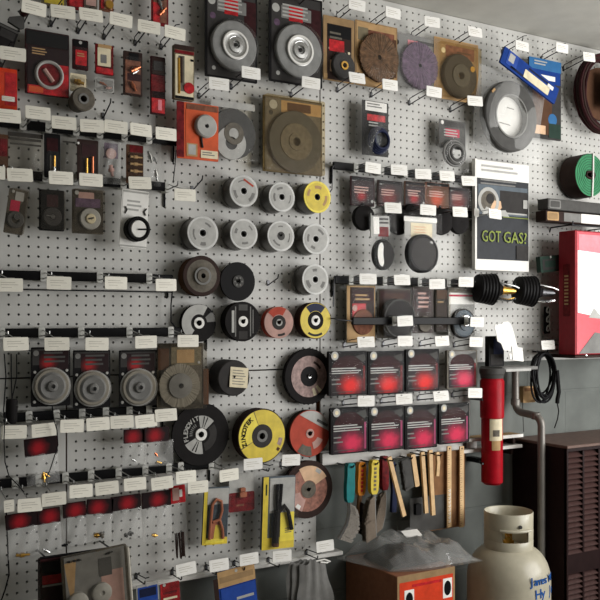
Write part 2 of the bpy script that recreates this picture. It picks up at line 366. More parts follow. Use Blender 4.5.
r1 = bar('black display bar over the cup wheel cards, right of centre', 334, 165, 478, 181, ends=[lambda h: [(-h, -.03, .0), (-h - .006, -.03, -.01), (-h - .006, -.028, -.075), (-h - .006, -.002, -.09)]])
row('over the cup wheel cards', [(373, 168), (399, 170), (423, 174), (447, 176), (469, 181)], r1, .10, 'price tag hooks right of centre')
r2 = bar('black display bar behind the clear goggle packs', 392, 210, 478, 213)
row('at the tops of the goggle packs', [(393, 208), (428, 210), (460, 212), (495, 214)], r2, .115, 'price tag hooks right of centre')
r3 = bar('black display bar above the tan round brush card', 335, 279, 472, 284, ends=[lambda h: [(-h, -.028, .012), (-h - .003, -.028, -.02), (-h - .004, -.026, -.085)]])
row('above the tan round brush card', [(368, 279), (402, 280), (437, 284), (466, 282)], r3, .10, 'price tag hooks right of centre')
r4 = bar('thick black display bar across the round brush cards', 353, 321, 480, 321, yo=.055, ends=[lambda h: [(-h + .004, -.026, 0), (-h - .05, -.024, .004), (-h - .064, -.022, .008), (-h - .066, .02, .010), (-h - .066, .055, .010)]])
row('on the thick black bar across the brush cards', [(405, 321), (477, 322)], r4, .065, 'price tag hooks right of centre', yo=.055)
for i, (lx, ly) in enumerate([(366, 342), (405, 341), (442, 341), (476, 342)]):
    peg_wire_hook(lx - 22, ly + 3, 'wire hook with white tag above the upper row of lens packs, ' + ['first', 'second', 'third', 'last'][i] + ' one', (lx, ly), .10, .012, 'hooks above the lens packs')
for i, (lx, ly) in enumerate([(366, 401), (404, 399), (441, 396), (475, 393)]):
    peg_wire_hook(lx - 23, ly + 2, 'wire hook with white tag above the lower row of lens packs, ' + ['first', 'second', 'third', 'last'][i] + ' one', (lx, ly), .10, .012, 'hooks above the lens packs')
# upper wire hooks
for (bx, by, lab, lb) in [
    (22, 24, (34, 8), 'dull tag hook left of the large red top left card'), (51, 24, (63, 12), 'tag hook holding the large red clamshell at upper left'),
    (78, 31, (91, 15), 'tag hook above the small red and black card'), (104, 37, (121, 20), 'tag hook above the white labelled red card at upper left'),
    (135, 43, (149, 27), 'tag hook above the coppery parts card'), (161, 47, (175, 33), 'tag hook left of the tall card with red oval'),
    (1, 66, (13, 54), 'tag hook holding the bright orange card at left edge')]:
    peg_wire_hook(bx, by, lb, lab, .11, .02, 'upper wire hooks', white=False)
for (bx, by, lab, lb) in [
    (231, 87, (251, 73), 'empty tag hook under the left big wheel card'), (199, 96, (219, 84), 'tag hook holding the orange dial card'),
    (291, 95, (311, 83), 'tag hook holding the brown clear wheel pack'), (337, 90, (357, 78), 'empty tag hook below the small cup wheel card'),
    (371, 95, (390, 85), 'tag hook above the dark blue cable bag'), (409, 103, (434, 92), 'empty tag hook below the purple wheel bag'),
    (450, 110, (475, 101), 'tag hook above the grey hose bag'),
    (336, 19, (357, 5), 'tag hook above the small cup wheel card'), (370, 27, (393, 13), 'tag hook above the brown wire wheel'),
    (411, 37, (432, 22), 'tag hook above the purple wheel bag'), (453, 45, (475, 32), 'tag hook above the orange wheel card'),
    (292, 9, (313, -6), 'tag hook at the top holding the right big wheel card'), (229, -1, (250, -13), 'tag hook at the top holding the left big wheel card'),
    (502, 52, (522, 46), 'tag hook holding the blue headed belt bag'), (541, 59, (562, 48), 'long hook with tag holding the flat blue card'),
    (563, 69, (589, 57), 'tag hook holding the brown cable coil')]:
    peg_wire_hook(bx, by, lb, lab, .11, .016, 'upper wire hooks')
peg_wire_hook(103, 116, 'small bare black wire hook right of the round grey knob', None, .07, .03, double=False)
peg_wire_hook(268, 283, 'empty bare wire hook right of the plain black wheel', None, .07, .02, double=False)
peg_wire_hook(192, 189, 'bare wire hook left of the top left grey spool', None, .08, .025, double=False)
for (bx, by, lab, lb) in [(136, 576, None, 'black wire hook with no tag on the white lip'), (172, 572, (186, 569), 'tagged black hook on the white lip, leftmost tag'), (206, 567, (219, 565), 'tagged black hook on the white lip, second tag'),
    (234, 563, (249, 559), 'tagged black hook on the white lip, small third tag'), (268, 560, (282, 556), 'tagged black hook under the pliers card'), (306, 552, (325, 546), 'tagged black hook holding the grey gloves'),
    (258, 466, (253, 464), 'tagged black hook in front of the yellow grinding wheel'), (281, 464, (291, 460), 'tagged black hook in front of the brown worn wheel')]:
    peg_wire_hook(bx, by, lb, lab, .075, .0, 'lower black hooks', white=True)

# ------------------------------------------------------------------ wheels and spools on pegs
def peg(p, L, label, z_up=0.0):
    t = thing('peg_hook', label, 'hook', (p.x, 0, p.z), group='pegs through the wheels and spools')
    put('back_plate', PLATE, t)
    MB().tube([(0, -.002, 0), (0, -L * .7, 0), (0, -L + .004, .001), (0, -L, .006)], .0026, 6).build('prong', 'hookwire', t)
def rings_text(root, body, R, size, a_mid, y, m='black', step=None):
    step = step or size * .78 / R; n = len(body)
    for i, ch in enumerate(body):
        a = a_mid - (i - (n - 1) / 2) * step      # clockwise, letters upright facing outwards
        put('letter', text_mesh(ch, size, m, .0004, size * .03), root, (R * cos(a), y, R * sin(a)), (0, -(a - pi / 2), 0))
def spool(px, py, ry, label, face='spoolface', D=.058, w=None, style=0):
    w = w or D + .012; p = at(px, py, w); R = ry * dep(px, w) / F
    t = thing('wire_spool', label, 'spool', (p.x, -w, p.z), (0, random.uniform(0, 6), 0), 'small spools of welding wire')
    h = R * .2
    MB().ring(h, R, 0, .0025, n=36, bev=.0008).build('flange', face, t)
    MB().ring(h, R, D - .0025, D, n=36, bev=.0008).build('flange', 'grey', t)
    pr = [(R * .93 + (.0006 if k % 2 else 0), .003 + (D - .006) * k / 22) for k in range(23)]
    MB().lathe(pr, n=36).build('wire_winding', 'wirecoil', t)
    MB().ring(h * .8, h * 1.05, .0, D, n=20).build('hub_tube', 'dgrey', t)
    MB().ring(h * 1.35, R * .86, -.0006, 0, n=36).build('paper_label', 'lgrey' if face != 'ylw2' else 'yellow', t)
    for k in range(3):
        a = k * 120 + random.uniform(0, 60); MB().ring(R * random.uniform(.5, .62), R * random.uniform(.66, .78), -.0010, -.0006, n=8, a0=a, a1=a + random.uniform(30, 60)).build('printed_panel', 'grey' if face != 'ylw2' else 'tan', t)
    if style == 1: MB().rr(0, -R * .62, R * .8, R * .12, .001, -.0012, -.0006).build('printed_line', 'redwheel', t)
    if style == 2: MB().lathe([(h * .2, -.001), (h * 1.4, -.001), (h * 1.4, 0)], n=14).build('hub_ring', 'dgrey', t)
    peg(p, w + .008, 'black peg through ' + label)
def stack_wheel(p, w, R, th, n, gap, m, label, h):
    for k in range(1, n + 1):
        o = MB().lathe([(h, th), (R * .985, th), (R, th * .6), (R, th * .3), (R * .985, 0), (h, 0), (h, th)], n=32).build('grinding_wheel', m, None, (p.x + .0006 * k, -w + k * (th + gap), p.z))
        tag(o, label, 'wheel', label)
def wheel(px, py, ry, w, th, n, m, label, h=.010, behind=None, bm=None, bowl=0.0, tilt=0.0):
    p = at(px, py, w); R = ry * dep(px, w) / F
    t = thing('grinding_wheel', label, 'wheel', (p.x, -w, p.z), (0, 0, tilt))
    if bowl: pr = [(h, th + bowl), (R * .42, th + bowl), (R * .5, th), (R * .985, th), (R, th * .6), (R, th * .3), (R * .985, 0), (R * .5, 0), (R * .42, bowl), (h, bowl), (h, th + bowl)]
    else: pr = [(h, th), (R * .985, th), (R, th * .6), (R, th * .3), (R * .985, 0), (h, 0), (h, th)]
    MB().lathe(pr, n=44).build('abrasive_disc', m, t)
    if n: stack_wheel(p, w - bowl, R * .98, th, n, .0012, bm or m, behind, h)
    peg(p, w + .012, 'black peg through ' + label)
    return t, R
spool(244, 191, 16, 'grey wire spool with red line, top left of the spools', style=1)
spool(282, 197, 15, 'grey wire spool between the top left spool and yellow one')
spool(317.5, 197, 16, 'yellow faced wire spool, only yellow one of its rows', 'ylw2')
spool(203, 233, 17, 'widest grey wire spool, leftmost of the second row')
spool(244, 234, 15.5, 'grey wire spool with torn shiny label, second row')
spool(281, 236, 15.5, 'grey wire spool with filled centre, second row', style=2)
spool(316, 239, 15.5, 'grey wire spool beside the seam, below the yellow spool')
spool(315.5, 279.5, 15.5, 'grey wire spool alone above the yellow blue wheel')
# brown flared grinding cup stack
t, R = wheel(202, 276, 20.5, .060, .006, 6, 'dbrown', 'brown rusty grinding wheel with grey centre under the grey spools', .007, 'brown grinding wheels stacked behind the rusty grey centred wheel', 'brown')
MB().lathe([(.007, -.010), (R * .30, -.010), (R * .36, -.006), (R * .55, -.0012), (R * .8, 0), (R * .8, .001)], n=36).build('raised_centre', 'greybr', t)
MB().ring(R * .30, R * .44, -.0075, -.004, n=30).build('centre_ring', 'grey', t)
t, R = wheel(238, 281.5, 19.5, .034, .008, 0, 'black', 'plain black wheel with small grey hub beside the brown wheel', .006)
MB().ring(.006, R * .32, -.003, 0, n=24, bev=.0008).build('hub', 'dgrey', t)
for k in range(6):
    a = k * pi / 3; MB().disc(R * .05, -.004, -.003, R * .2 * cos(a), R * .2 * sin(a), 8).build('hub_rivet', 'grey', t)
# black wheel with silver sector, row of four
t, R = wheel(199, 323, 19, .036, .005, 3, 'softblack', 'black wheel with broad silver sector at the bar end', .008, 'dark grinding wheels stacked behind the silver sector wheel')
MB().ring(R * .46, R * .98, -.0008, 0, n=24, a0=60, a1=235).build('paper_label', 'lgrey', t)
MB().ring(R * .46, R * .96, -.0008, 0, n=8, a0=5, a1=40).build('paper_label', 'grey', t)
MB().ring(.008, R * .30, -.002, 0, n=24, bev=.0006).build('hub_ring', 'white', t)
MB().box(R * .55, R * .8, -.0016, -.0008, R * .55, R * .66).build('printed_panel', 'black', t)
t, R = wheel(243, 321.5, 20, .062, .006, 5, 'softblack', 'black wheel with grey vertical bars and white hub', .0065, 'black grinding wheels stacked behind the grey barred wheel')
MB().ring(.0065, R * .27, -.002, 0, n=24, bev=.0006).build('hub_ring', 'white', t)
for x, wd_, hh in ((-.56, .14, 1.1), (-.42, .06, 1.5), (.42, .06, 1.5), (.56, .05, 1.2)):
    MB().rr(R * x, 0, R * wd_, R * hh, .001, -.0008, 0).build('printed_panel', 'lgrey' if wd_ > .1 else 'grey', t)
MB().rr(0, R * .7, R * .5, R * .3, .001, -.0008, 0).build('printed_panel', 'dgrey', t)
MB().rr(0, -R * .68, R * .5, R * .4, .001, -.0008, 0).build('printed_panel', 'charcoal', t)
t, R = wheel(279, 322.5, 16, .046, .005, 5, 'pinkwheel', 'pinkish grinding wheel with dark hub in the row of four', .006, 'reddish grinding wheels stacked behind the pinkish wheel', 'redwheel', tilt=radians(-6))
MB().ring(R * .5, R * .97, -.0008, 0, n=24, a0=60, a1=140).build('paper_label', 'redwheel', t)
MB().ring(.006, R * .46, -.0012, 0, n=24, bev=.0005).build('hub', 'charcoal', t); MB().ring(.006, R * .22, -.0022, -.0012, n=20).build('hub_ring', 'lgrey', t)
MB().ring(R * .72, R * .86, -.0008, 0, n=6, a0=265, a1=300).build('printed_panel', 'charcoal', t)
t, R = wheel(315.5, 320.5, 18.5, .058, .006, 5, 'brown', 'yellow faced grinding wheel with blue patch above the hub', .0065, 'brown grinding wheels stacked behind the yellow blue wheel', 'dbrown')
MB().ring(R * .5, R * .96, -.0008, 0, n=36).build('paper_label', 'yellow', t)
MB().ring(R * .52, R * .93, -.0014, -.0008, n=16, a0=50, a1=130).build('printed_panel', 'navy', t)
MB().ring(R * .74, R * .86, -.0014, -.0008, n=10, a0=235, a1=300).build('printed_panel', 'charcoal', t)
MB().ring(.0065, R * .5, -.0010, 0, n=24).build('hub', 'softblack', t); MB().ring(.0065, R * .28, -.002, -.001, n=24, bev=.0004).build('hub_ring', 'white', t)
# black spool with square paper tag
p = at(234, 378, .07); R = 18 * dep(232, .06) / F
t = thing('tape_roll', 'black round roll with a square paper tag stuck on front', 'roll', (p.x, -.07, p.z))
MB().ring(R * .3, R, 0, .062, n=36, bev=.003).build('roll', 'charcoal', t); MB().lathe([(R * .3, .002), (R * .26, .002), (R * .26, .05)], n=24).build('core', 'dgrey', t)
o = MB().rr(0, 0, R * 1.12, R * 1.12, .001, -.0015, -.0003).build('paper_tag', 'cream', t, (R * .28, -.002, R * .02), (radians(-4), radians(6), 0))
pl = MB()
for k in range(6): pl.box(-R * .4, R * random.uniform(.2, .42), -.0022, -.0015, R * (.36 - .15 * k), R * (.40 - .15 * k))
put('printed_line', pl.mesh('printed_line', 'ink', 0), o)
peg(p, .076, 'black peg through the roll with the square tag')
# big black wheel with mottled pink-grey face
mat('mottle', (150, 124, 118), .6, 0, .45, 70.0); mat('mottle2', (150, 100, 84), .7, 0, .5, 60.0)
t, R = wheel(309, 376.5, 28, .030, .007, 2, 'softblack', 'big black wheel with mottled pink grey face by lens packs', .006, 'black wheel stacked behind the mottled pink grey wheel')
MB().ring(R * .34, R * .74, -.0010, 0, n=40).build('paper_label', 'mottle', t)
MB().ring(.006, R * .36, -.0016, 0, n=28, bev=.0006).build('hub', 'black', t); MB().disc(R * .07, -.006, -.002, 0, 0, 12, .001).build('spindle_tip', 'steel', t)
for a in (-75, -55): MB().ring(R * .46, R * .72, -.0015, -.001, n=6, a0=a, a1=a + 12).build('printed_panel', 'cream', t)
MB().ring(R * .5, R * .58, -.0015, -.001, n=6, a0=30, a1=70).build('printed_panel', 'dbrown', t)
tr = MB()
for k in range(36):
    a = 2 * pi * k / 36; tr.box(-.0016, .0016, .0005, .0065, 0, .0016); v = tr.v[-8:]; tr.v[-8:] = [((x) * cos(a - pi / 2) - (z + R * .998) * sin(a - pi / 2), y, x * sin(a - pi / 2) + (z + R * .998) * cos(a - pi / 2)) for x, y, z in v]
tr.build('rim_teeth', 'softblack', t, ang=0)
# big black cut-off wheel with lettering
t, R = wheel(201, 434.5, 31.5, .036, .006, 1, 'softblack', 'large black cut off wheel lettered in grey with white hub', .0085, 'black wheel stacked behind the large lettered cut off wheel')
MB().ring(R * .22, R * .60, -.0008, 0, n=10, a0=42, a1=98).build('paper_label', 'lgrey', t)
MB().ring(R * .22, R * .62, -.0008, 0, n=10, a0=208, a1=276).build('paper_label', 'lgrey', t)
MB().ring(R * .3, R * .55, -.0008, 0, n=14, a0=285, a1=395).build('printed_panel', 'charcoal', t)
for a in (64, 76, 236, 248): MB().ring(R * .24, R * .58, -.0013, -.0008, n=3, a0=a, a1=a + 4).build('printed_panel', 'black', t)
MB().ring(.0085, R * .20, -.0022, 0, n=26, bev=.0006).build('hub_ring', 'white', t)
rings_text(t, 'FLEXOVIT', R * .53, R * .20, radians(152), -.0016, 'lgrey', radians(13.0))
for a in range(120, 190, 10): MB().ring(R * .30, R * .40, -.0012, -.0008, n=2, a0=a, a1=a + 5).build('printed_panel', 'grey', t)
# yellow lettered wheel
t, R = wheel(262, 436, 27.5, .066, .006, 6, 'dbrown', 'large yellow faced grinding wheel with dark hub', .0095, 'dark brown wheels stacked behind the large yellow wheel', 'dbrown')
MB().ring(R * .38, R * .955, -.0008, 0, n=48).build('paper_label', 'yellow', t)
MB().ring(R * .40, R * .955, -.0013, -.0008, n=14, a0=112, a1=205).build('printed_panel', 'ylw2', t)
for a in (110, 206): MB().ring(R * .4, R * .95, -.0017, -.0013, n=2, a0=a, a1=a + 1.6).build('printed_line', 'olive', t)
rings_text(t, 'ZINCOTEK', R * .76, R * .23, radians(165), -.0022, 'black', radians(10.4))
MB().ring(R * .70, R * .86, -.0013, -.0008, n=6, a0=-28, a1=-8).build('printed_panel', 'mottle', t); MB().ring(R * .78, R * .9, -.0013, -.0008, n=4, a0=-42, a1=-34).build('printed_panel', 'brown', t)
MB().ring(.0095, R * .43, -.0018, 0, n=30, bev=.0008).build('hub', 'charcoal', t); MB().ring(.0095, R * .22, -.0026, -.0018, n=24).build('hub_ring', 'grey', t)
# red wheel with torn grey label
t, R = wheel(310, 433.5, 23.5, .044, .006, 4, 'redwheel', 'red orange grinding wheel with torn grey paper top', .0075, 'dark wheel stacked behind the red orange wheel', 'dbrown')
pts = [(R * .97 * cos(radians(a)), R * .97 * sin(radians(a))) for a in range(2, 128, 6)]
MB().poly(pts, -.0008, 0).build('paper_label', 'lgrey', t)
MB().rr(R * .35, R * .66, R * .6, R * .12, .001, -.0014, -.0008).build('printed_panel', 'dgrey', t, None, (0, radians(28), 0))
MB().ring(R * .55, R * .95, -.0008, 0, n=10, a0=228, a1=275).build('printed_panel', 'greybr', t); MB().ring(.0075, R * .2, -.0014, 0, n=20).build('hub_ring', 'pinkwheel', t)
MB().ring(R * .4, R * .7, -.0008, 0, n=8, a0=-75, a1=-25).build('printed_panel', 'pinkwheel', t)
# brown worn wheel, lowest
t, R = wheel(308.5, 489.5, 29, .036, .007, 2, 'dbrown', 'lowest brown wheel with worn patchy label above the white lip', .006, 'dark brown wheel stacked behind the lowest worn wheel')
MB().ring(R * .24, R * .76, -.0008, 0, n=40).build('paper_label', 'mottle2', t)
MB().ring(R * .32, R * .82, -.0013, -.0008, n=12, a0=28, a1=118).build('printed_panel', 'skin', t); MB().ring(R * .35, R * .78, -.0013, -.0008, n=12, a0=190, a1=250).build('printed_panel', 'pinkwheel', t)
MB().ring(R * .62, R * .76, -.0018, -.0013, n=4, a0=225, a1=240).build('printed_panel', 'white', t); MB().ring(R * .66, R * .8, -.0018, -.0013, n=4, a0=48, a1=66).build('printed_panel', 'lgrey', t)
MB().ring(.006, R * .30, -.0016, 0, n=26, bev=.0005).build('hub', 'greybr', t)

# ------------------------------------------------------------------ carded and bagged goods
def corrug(mb, r0, r1, y0, y1, n, jit):            # crimped wire wheel: ragged radial ridges
    vs = []; fs = []; m = n
    for k in range(m):
        a = 2 * pi * k / m; R = r1 * (1 + random.uniform(-jit, jit)); rid = .0022 * random.random()
        for r, y in ((r0, y0 + .002), (r0 + (R - r0) * .5, y0 + rid), (R, y0 + rid + .001), (R * .995, y1), (r0, y1)):
            vs.append((r * cos(a), y, r * sin(a)))
    for k in range(m):
        for i in range(4): a = k * 5 + i; b = ((k + 1) % m) * 5 + i; fs.append((a, a + 1, b + 1, b))
    return mb.add(vs, fs)
class Card:
    def __init__(c, name, label, cat, box, w, d, m, roll=0.0, group=None, r=.003, lean=0.0, yaw=0.0, part='backing_card'):
        x0, y0, x1, y1 = box; yc = (y0 + y1) / 2; xc = (x0 + x1) / 2
        c.W = at(x1, yc, w).x - at(x0, yc, w).x; c.H = at(xc, y0, w).z - at(xc, y1, w).z
        p = at(xc, y1, w); c.d = d; c.k = 0
        c.t = thing(name, label, cat, (p.x, -w, p.z), (radians(lean), radians(roll), radians(yaw)), group)
        if m: MB().rr(0, c.H / 2, c.W, c.H, r, -d, 0).build(part, m, c.t)
        c.y = -d
    def X(c, u): return (u - .5) * c.W
    def Z(c, v): return (1 - v) * c.H
    def p(c, m, u0, v0, u1, v1, r=.0015, part='printed_panel', th=.0005):
        c.k += 1; y = c.y - c.k * .0003
        MB().rr(c.X((u0 + u1) / 2), c.Z((v0 + v1) / 2), (u1 - u0) * c.W, (v1 - v0) * c.H, r, y - th, y + .0002).build(part, m, c.t); return c
    def pg(c, m, pts, part='printed_panel'):
        c.k += 1; y = c.y - c.k * .0003
        o = MB().poly([(c.X(u), c.Z(v)) for u, v in pts], y - .0004, y + .0002).build(part, m, c.t); recalc(o); return c
    def glow(c, m, u0, v0, u1, v1, cu=.5, cv=.5, part='printed_picture'):   # printed picture centred on its own bright spot
        c.k += 1; y = c.y - c.k * .0003; w = (u1 - u0) * c.W; h = (v1 - v0) * c.H
        MB().rr((.5 - cu) * w, (cv - .5) * h, w, h, .0015, -.0004, .0002).build(part, m, c.t, (c.X(u0 + (u1 - u0) * cu), y, c.Z(v0 + (v1 - v0) * cv))); return c
    def lines(c, m, u0, v0, u1, v1, n, part='printed_text'):
        c.k += 1; y = c.y - c.k * .0003; b = MB(); h = (v1 - v0) / n
        for i in range(n):
            b.box(c.X(u0), c.X(u0 + (u1 - u0) * random.uniform(.7, 1)), y - .0004, y + .0002, c.Z(v0 + h * (i + .45)), c.Z(v0 + h * i))
        b.build(part, m, c.t, ang=0); return c
    def ring(c, m, u, v, r0, r1, h, part, bev=.0, n=32, y0=0.0):
        W = c.W; MB().ring(max(r0 * W, .0001), r1 * W, -h, 0, n=n, bev=min(bev, (r1 - r0) * W * .45)).build(part, m, c.t, (c.X(u), c.y - y0, c.Z(v))); return c
    def disc(c, m, u, v, r, h, part, bev=.001, n=28, y0=0.0):
        MB().disc(r * c.W, -h, 0, 0, 0, n, bev).build(part, m, c.t, (c.X(u), c.y - y0, c.Z(v))); return c
    def lathe(c, m, u, v, prof, part, n=32, y0=0.0):     # profile (r in card widths, height in m)
        MB().lathe([(r * c.W, -h) for r, h in prof], n=n).build(part, m, c.t, (c.X(u), c.y - y0, c.Z(v))); return c
    def dome(c, u, v, r, h, m='clear', part='blister'):
        MB().lathe([(r * c.W, 0), (r * c.W * .97, -h * .8), (r * c.W * .9, -h), (0, -h)], n=30).build(part, m, c.t, (c.X(u), c.y, c.Z(v))); return c
    def bl(c, u0, v0, u1, v1, h, m='clear', part='blister'):
        MB().rr(c.X((u0 + u1) / 2), c.Z((v0 + v1) / 2), (u1 - u0) * c.W, (v1 - v0) * c.H, .006, c.y - h, c.y).build(part, m, c.t); return c
    def wirew(c, m, u, v, r0, r1, h, jit=.04, n=72, part='wire_wheel', y0=0.0):
        corrug(MB(), r0 * c.W, r1 * c.W, -h, 0, n, jit).build(part, m, c.t, (c.X(u), c.y - y0, c.Z(v)), ang=20); return c
    def rod(c, m, pts, r, part, n=8, r2=None):           # pts (u, v, height)
        MB().tube([(c.X(u), c.y - h, c.Z(v)) for u, v, h in pts], r, n, r2).build(part, m, c.t); return c
    def hole(c, u, v, m='lgrey'): return c.ring(m, u, v, .0, .0 + .0045 / c.W, .0012, 'hang_hole', n=12)
    def fit(c, m, u, v, L, r, ang=0.0, part='fitting'):  # small turned fitting lying on the card
        o = MB().lathe([(0, -L / 2), (r * .7, -L / 2), (r * .7, -L * .2), (r, -L * .2), (r, L * .1), (r * .55, L * .12), (r * .5, L / 2), (0, L / 2)], n=10, axis='x').build(part, m, c.t, (c.X(u), c.y - r * .9, c.Z(v)), (0, radians(ang), 0)); return c
def pouch(c, m, u0, v0, u1, v1, d, taper=0.0, part='clear_bag'):
    xa, xb, za, zb = c.X(u0), c.X(u1), c.Z(v0), c.Z(v1); ph = random.uniform(0, 6)
    def fn(s):
        def f(i, j):
            k = 1 - taper * j; x = (xa + xb) / 2 + (i - .5) * (xb - xa) * k; z = za + (zb - za) * j
            b = max(0, sin(pi * i)) ** .6 * max(0, sin(pi * min(1, j * 1.0))) ** .5
            return (x, c.y - s * d * b * (1 + .35 * sin(9 * i + ph + 5 * j)) - .0008 * s + .12 * d * sin(13 * i + 7 * j + ph), z)
        return f
    mb = MB(); mb.grid(fn(1), 12, 10); mb.build(part, m, c.t, ang=60)
    return c
def bag(name, label, box, w, head=('dred', .25), m='film', items=(), roll=0.0, taper=0.0, group=None, d=.008, hx=(0, 1), back='maroon'):
    c = Card(name, label, 'bag', box, w, .003, None, roll, group); c.y = 0
    if head:
        MB().rr(c.X(sum(hx) / 2), c.Z(head[1] / 2), (hx[1] - hx[0]) * c.W, head[1] * c.H, .002, -.003, 0).build('header_card', back, c.t)
        c.y = -.003; c.glow('glow_header', hx[0] + (hx[1] - hx[0]) * .02, head[1] * .03, hx[0] + (hx[1] - hx[0]) * .98, head[1] * .97, random.uniform(.4, .6), .55) if head[0] != 'pinkwheel' else c.p('pinkwheel', .2, .03, .6, .2).p('white', .62, .06, .8, .16); c.y = -.0015
    for it in items: c.fit(*it)
    pouch(c, m, 0, head[1] * .9 if head else 0, 1, 1, d, taper)
    return c

# --- upper left cards
c = Card('carded_part', 'large red and black clamshell with grey ring at upper left', 'package', (25, 32, 69, 96), .045, .004, 'maroon', part='backing_card')
c.p('black', .02, .02, .98, .24).glow('glow_maroon', .06, .26, .98, .98, .5, .5).lines('tan', .15, .28, .5, .4, 3).p('red', .05, .86, .98, .99).p('orange', .08, .88, .4, .97).p('red', .75, .5, .98, .9)
c.ring('lgrey', .53, .68, .26, .33, .010, 'grey_ring', .003).disc('dred', .53, .68, .26, .003, 'ring_insert').rod('pinkwheel', [(.42, .6, .004), (.62, .78, .004)], .006, 'fitting').bl(.0, .0, 1, 1, .016)
c = Card('carded_part', 'small red and black card right of the large red clamshell', 'package', (72, 40, 88, 70), .045, .003, 'maroon')
c.p('red', .2, .35, .9, .85).p('black', .05, .03, .95, .25).lines('tan', .3, .45, .8, .6, 2).hole(.5, .1).bl(.1, .3, .95, .95, .012)
c = Card('carded_part', 'little brass fitting on a pale card at upper left', 'package', (70, 74, 86, 92), .045, .002, 'cream')
c.fit('brass', .5, .5, .026, .008, 10).bl(.05, .1, .95, .9, .018)
p = at(82, 100, .06); t = thing('grey_spool', 'small grey spool with a dark bore under the brass fitting', 'spool', (p.x, -.075, p.z))
R = 12 * dep(82, .075) / F
MB().lathe([(R * .28, 0), (R * .9, 0), (R, .003), (R * .96, .02), (R * .8, .045), (R * .78, .06), (R * .28, .06), (R * .28, 0)], n=30).build('spool_body', 'greybr', t)
MB().ring(R * .28, R * .45, -.0015, 0, n=20).build('bore_rim', 'grey', t); MB().disc(R * .27, .03, .034, n=14).build('bore', 'black', t)
peg(at(82, 100), .045, 'black peg through the small grey spool')
c = Card('carded_part', 'red card with white barcode sticker at upper left', 'package', (95, 45, 113, 75), .045, .003, 'dred')
c.p('tan', .15, .0, .9, .12).p('cream', .12, .12, .85, .72).p('grey', .28, .34, .62, .62).p('red', .05, .78, .98, .97).bl(.1, .1, .9, .95, .008)
c = Card('carded_part', 'clear bag of small pinkish fittings below the barcode card', 'package', (95, 78, 114, 92), .04, .001, 'lgrey', part='bag_back')
c.fit('copper', .4, .45, .02, .004, 20).fit('pinkwheel', .7, .7, .016, .004, -10).bl(.05, .05, .95, .95, .01, 'haze')
c = Card('carded_part', 'brown card of coppery parts left of tall dark red card', 'package', (123, 52, 142, 96), .045, .003, 'dbrown')
c.p('rust', .1, .2, .9, .95).p('maroon', .2, .5, .9, .66).fit('copper', .6, .4, .03, .007, -30).fit('copper', .5, .8, .028, .006, 60).fit('steel', .62, .46, .02, .004, -35).p('black', .3, .03, .8, .2).bl(.05, .15, .95, .98, .016)
c = Card('carded_part', 'tall narrow dark red card with bright red bottom', 'package', (150, 57, 165, 115), .045, .003, 'maroon')
c.p('dbrown', .1, .02, .95, .3).p('dred', .05, .32, .95, .6).p('red', .08, .72, .95, .97).p('pink', .5, .74, .75, .92).p('charcoal', .2, .08, .8, .24).bl(.05, .1, .95, .98, .012)
c = Card('carded_part', 'tall cream card with dark top and red oval', 'package', (172, 47, 192, 101), .06, .016, 'olive')
c.p('dbrown', .0, .0, 1, .09).p('dred', .02, .1, .98, .16).p('cream', .05, .18, .95, .97).p('greybr', .2, .2, .5, .85).p('dbrown', .28, .22, .4, .7).rod('brass', [(.22, .25, .002), (.24, .9, .002)], .003, 'brass_rod')
c.ring('red', .72, .78, 0, .26, .004, 'red_oval', n=20).p('black', .05, .94, .95, .99).p('black', .8, .24, .95, .28)
c = Card('carded_part', 'bright orange red card cut off at the left edge', 'package', (-14, 68, 17, 109), .045, .003, 'orangered')
c.p('red', .6, .1, .98, .9).p('white', .5, .68, .92, .8).lines('cream', .52, .7, .9, .78, 2).bl(.1, .1, .95, .95, .008)
c = Card('tool_pouch', 'black pouch at the top left corner', 'pouch', (-10, 26, 12, 47), .05, .014, 'softblack', roll=18, part='pouch_body')
c.p('charcoal', .2, .2, .9, .6).p('dgrey', .0, .05, 1, .16)
c = Card('grinder_guard', 'grey tapered part with dark red knob at top left', 'part', (10, 17, 28, 30), .055, .010, None, roll=-20)
o = MB().poly([(c.X(0), c.Z(.3)), (c.X(.15), c.Z(0)), (c.X(1), c.Z(.1)), (c.X(.75), c.Z(1)), (c.X(.5), c.Z(1))], -.012, 0).build('guard_body', 'dgrey', c.t); recalc(o)
c.y = -.012; c.disc('maroon', .98, -.1, .24, .016, 'red_knob', .003)
# cut-off items along the very top left
for (bx, m, pm, lb) in [((41, -34, 66, 7), 'olive', 'yellow', 'yellow card cut off by the top edge at left'), ((67, -40, 84, 10), 'dred', 'red', 'red card cut off by the top edge, left of grey one'),
                        ((84, -40, 97, 9), 'greybr', 'pinkwheel', 'greyish pink card cut off by the top edge'), ((99, -36, 113, 12), 'rust', 'skin', 'red card with gold end cut off by the top edge'), ((151, -30, 168, 26), 'dred', 'rust', 'long red card of coppery parts at the top edge')]:
    c = Card('carded_part', lb, 'package', bx, .045, .003, m)
    c.p(pm, .12, .1, .9, .94).lines('dbrown', .2, .2, .8, .6, 5)
    if 'gold' in lb: c.p('red', .1, .5, .35, .95).disc('brass', .65, .86, .3, .01, 'brass_cap')
    elif 'coppery' in lb: c.fit('copper', .62, .75, .03, .006, -50).fit('steel', .5, .62, .03, .005, 70).p('red', .1, .6, .5, .98)
    c.bl(.03, .1, .97, .97, .01)
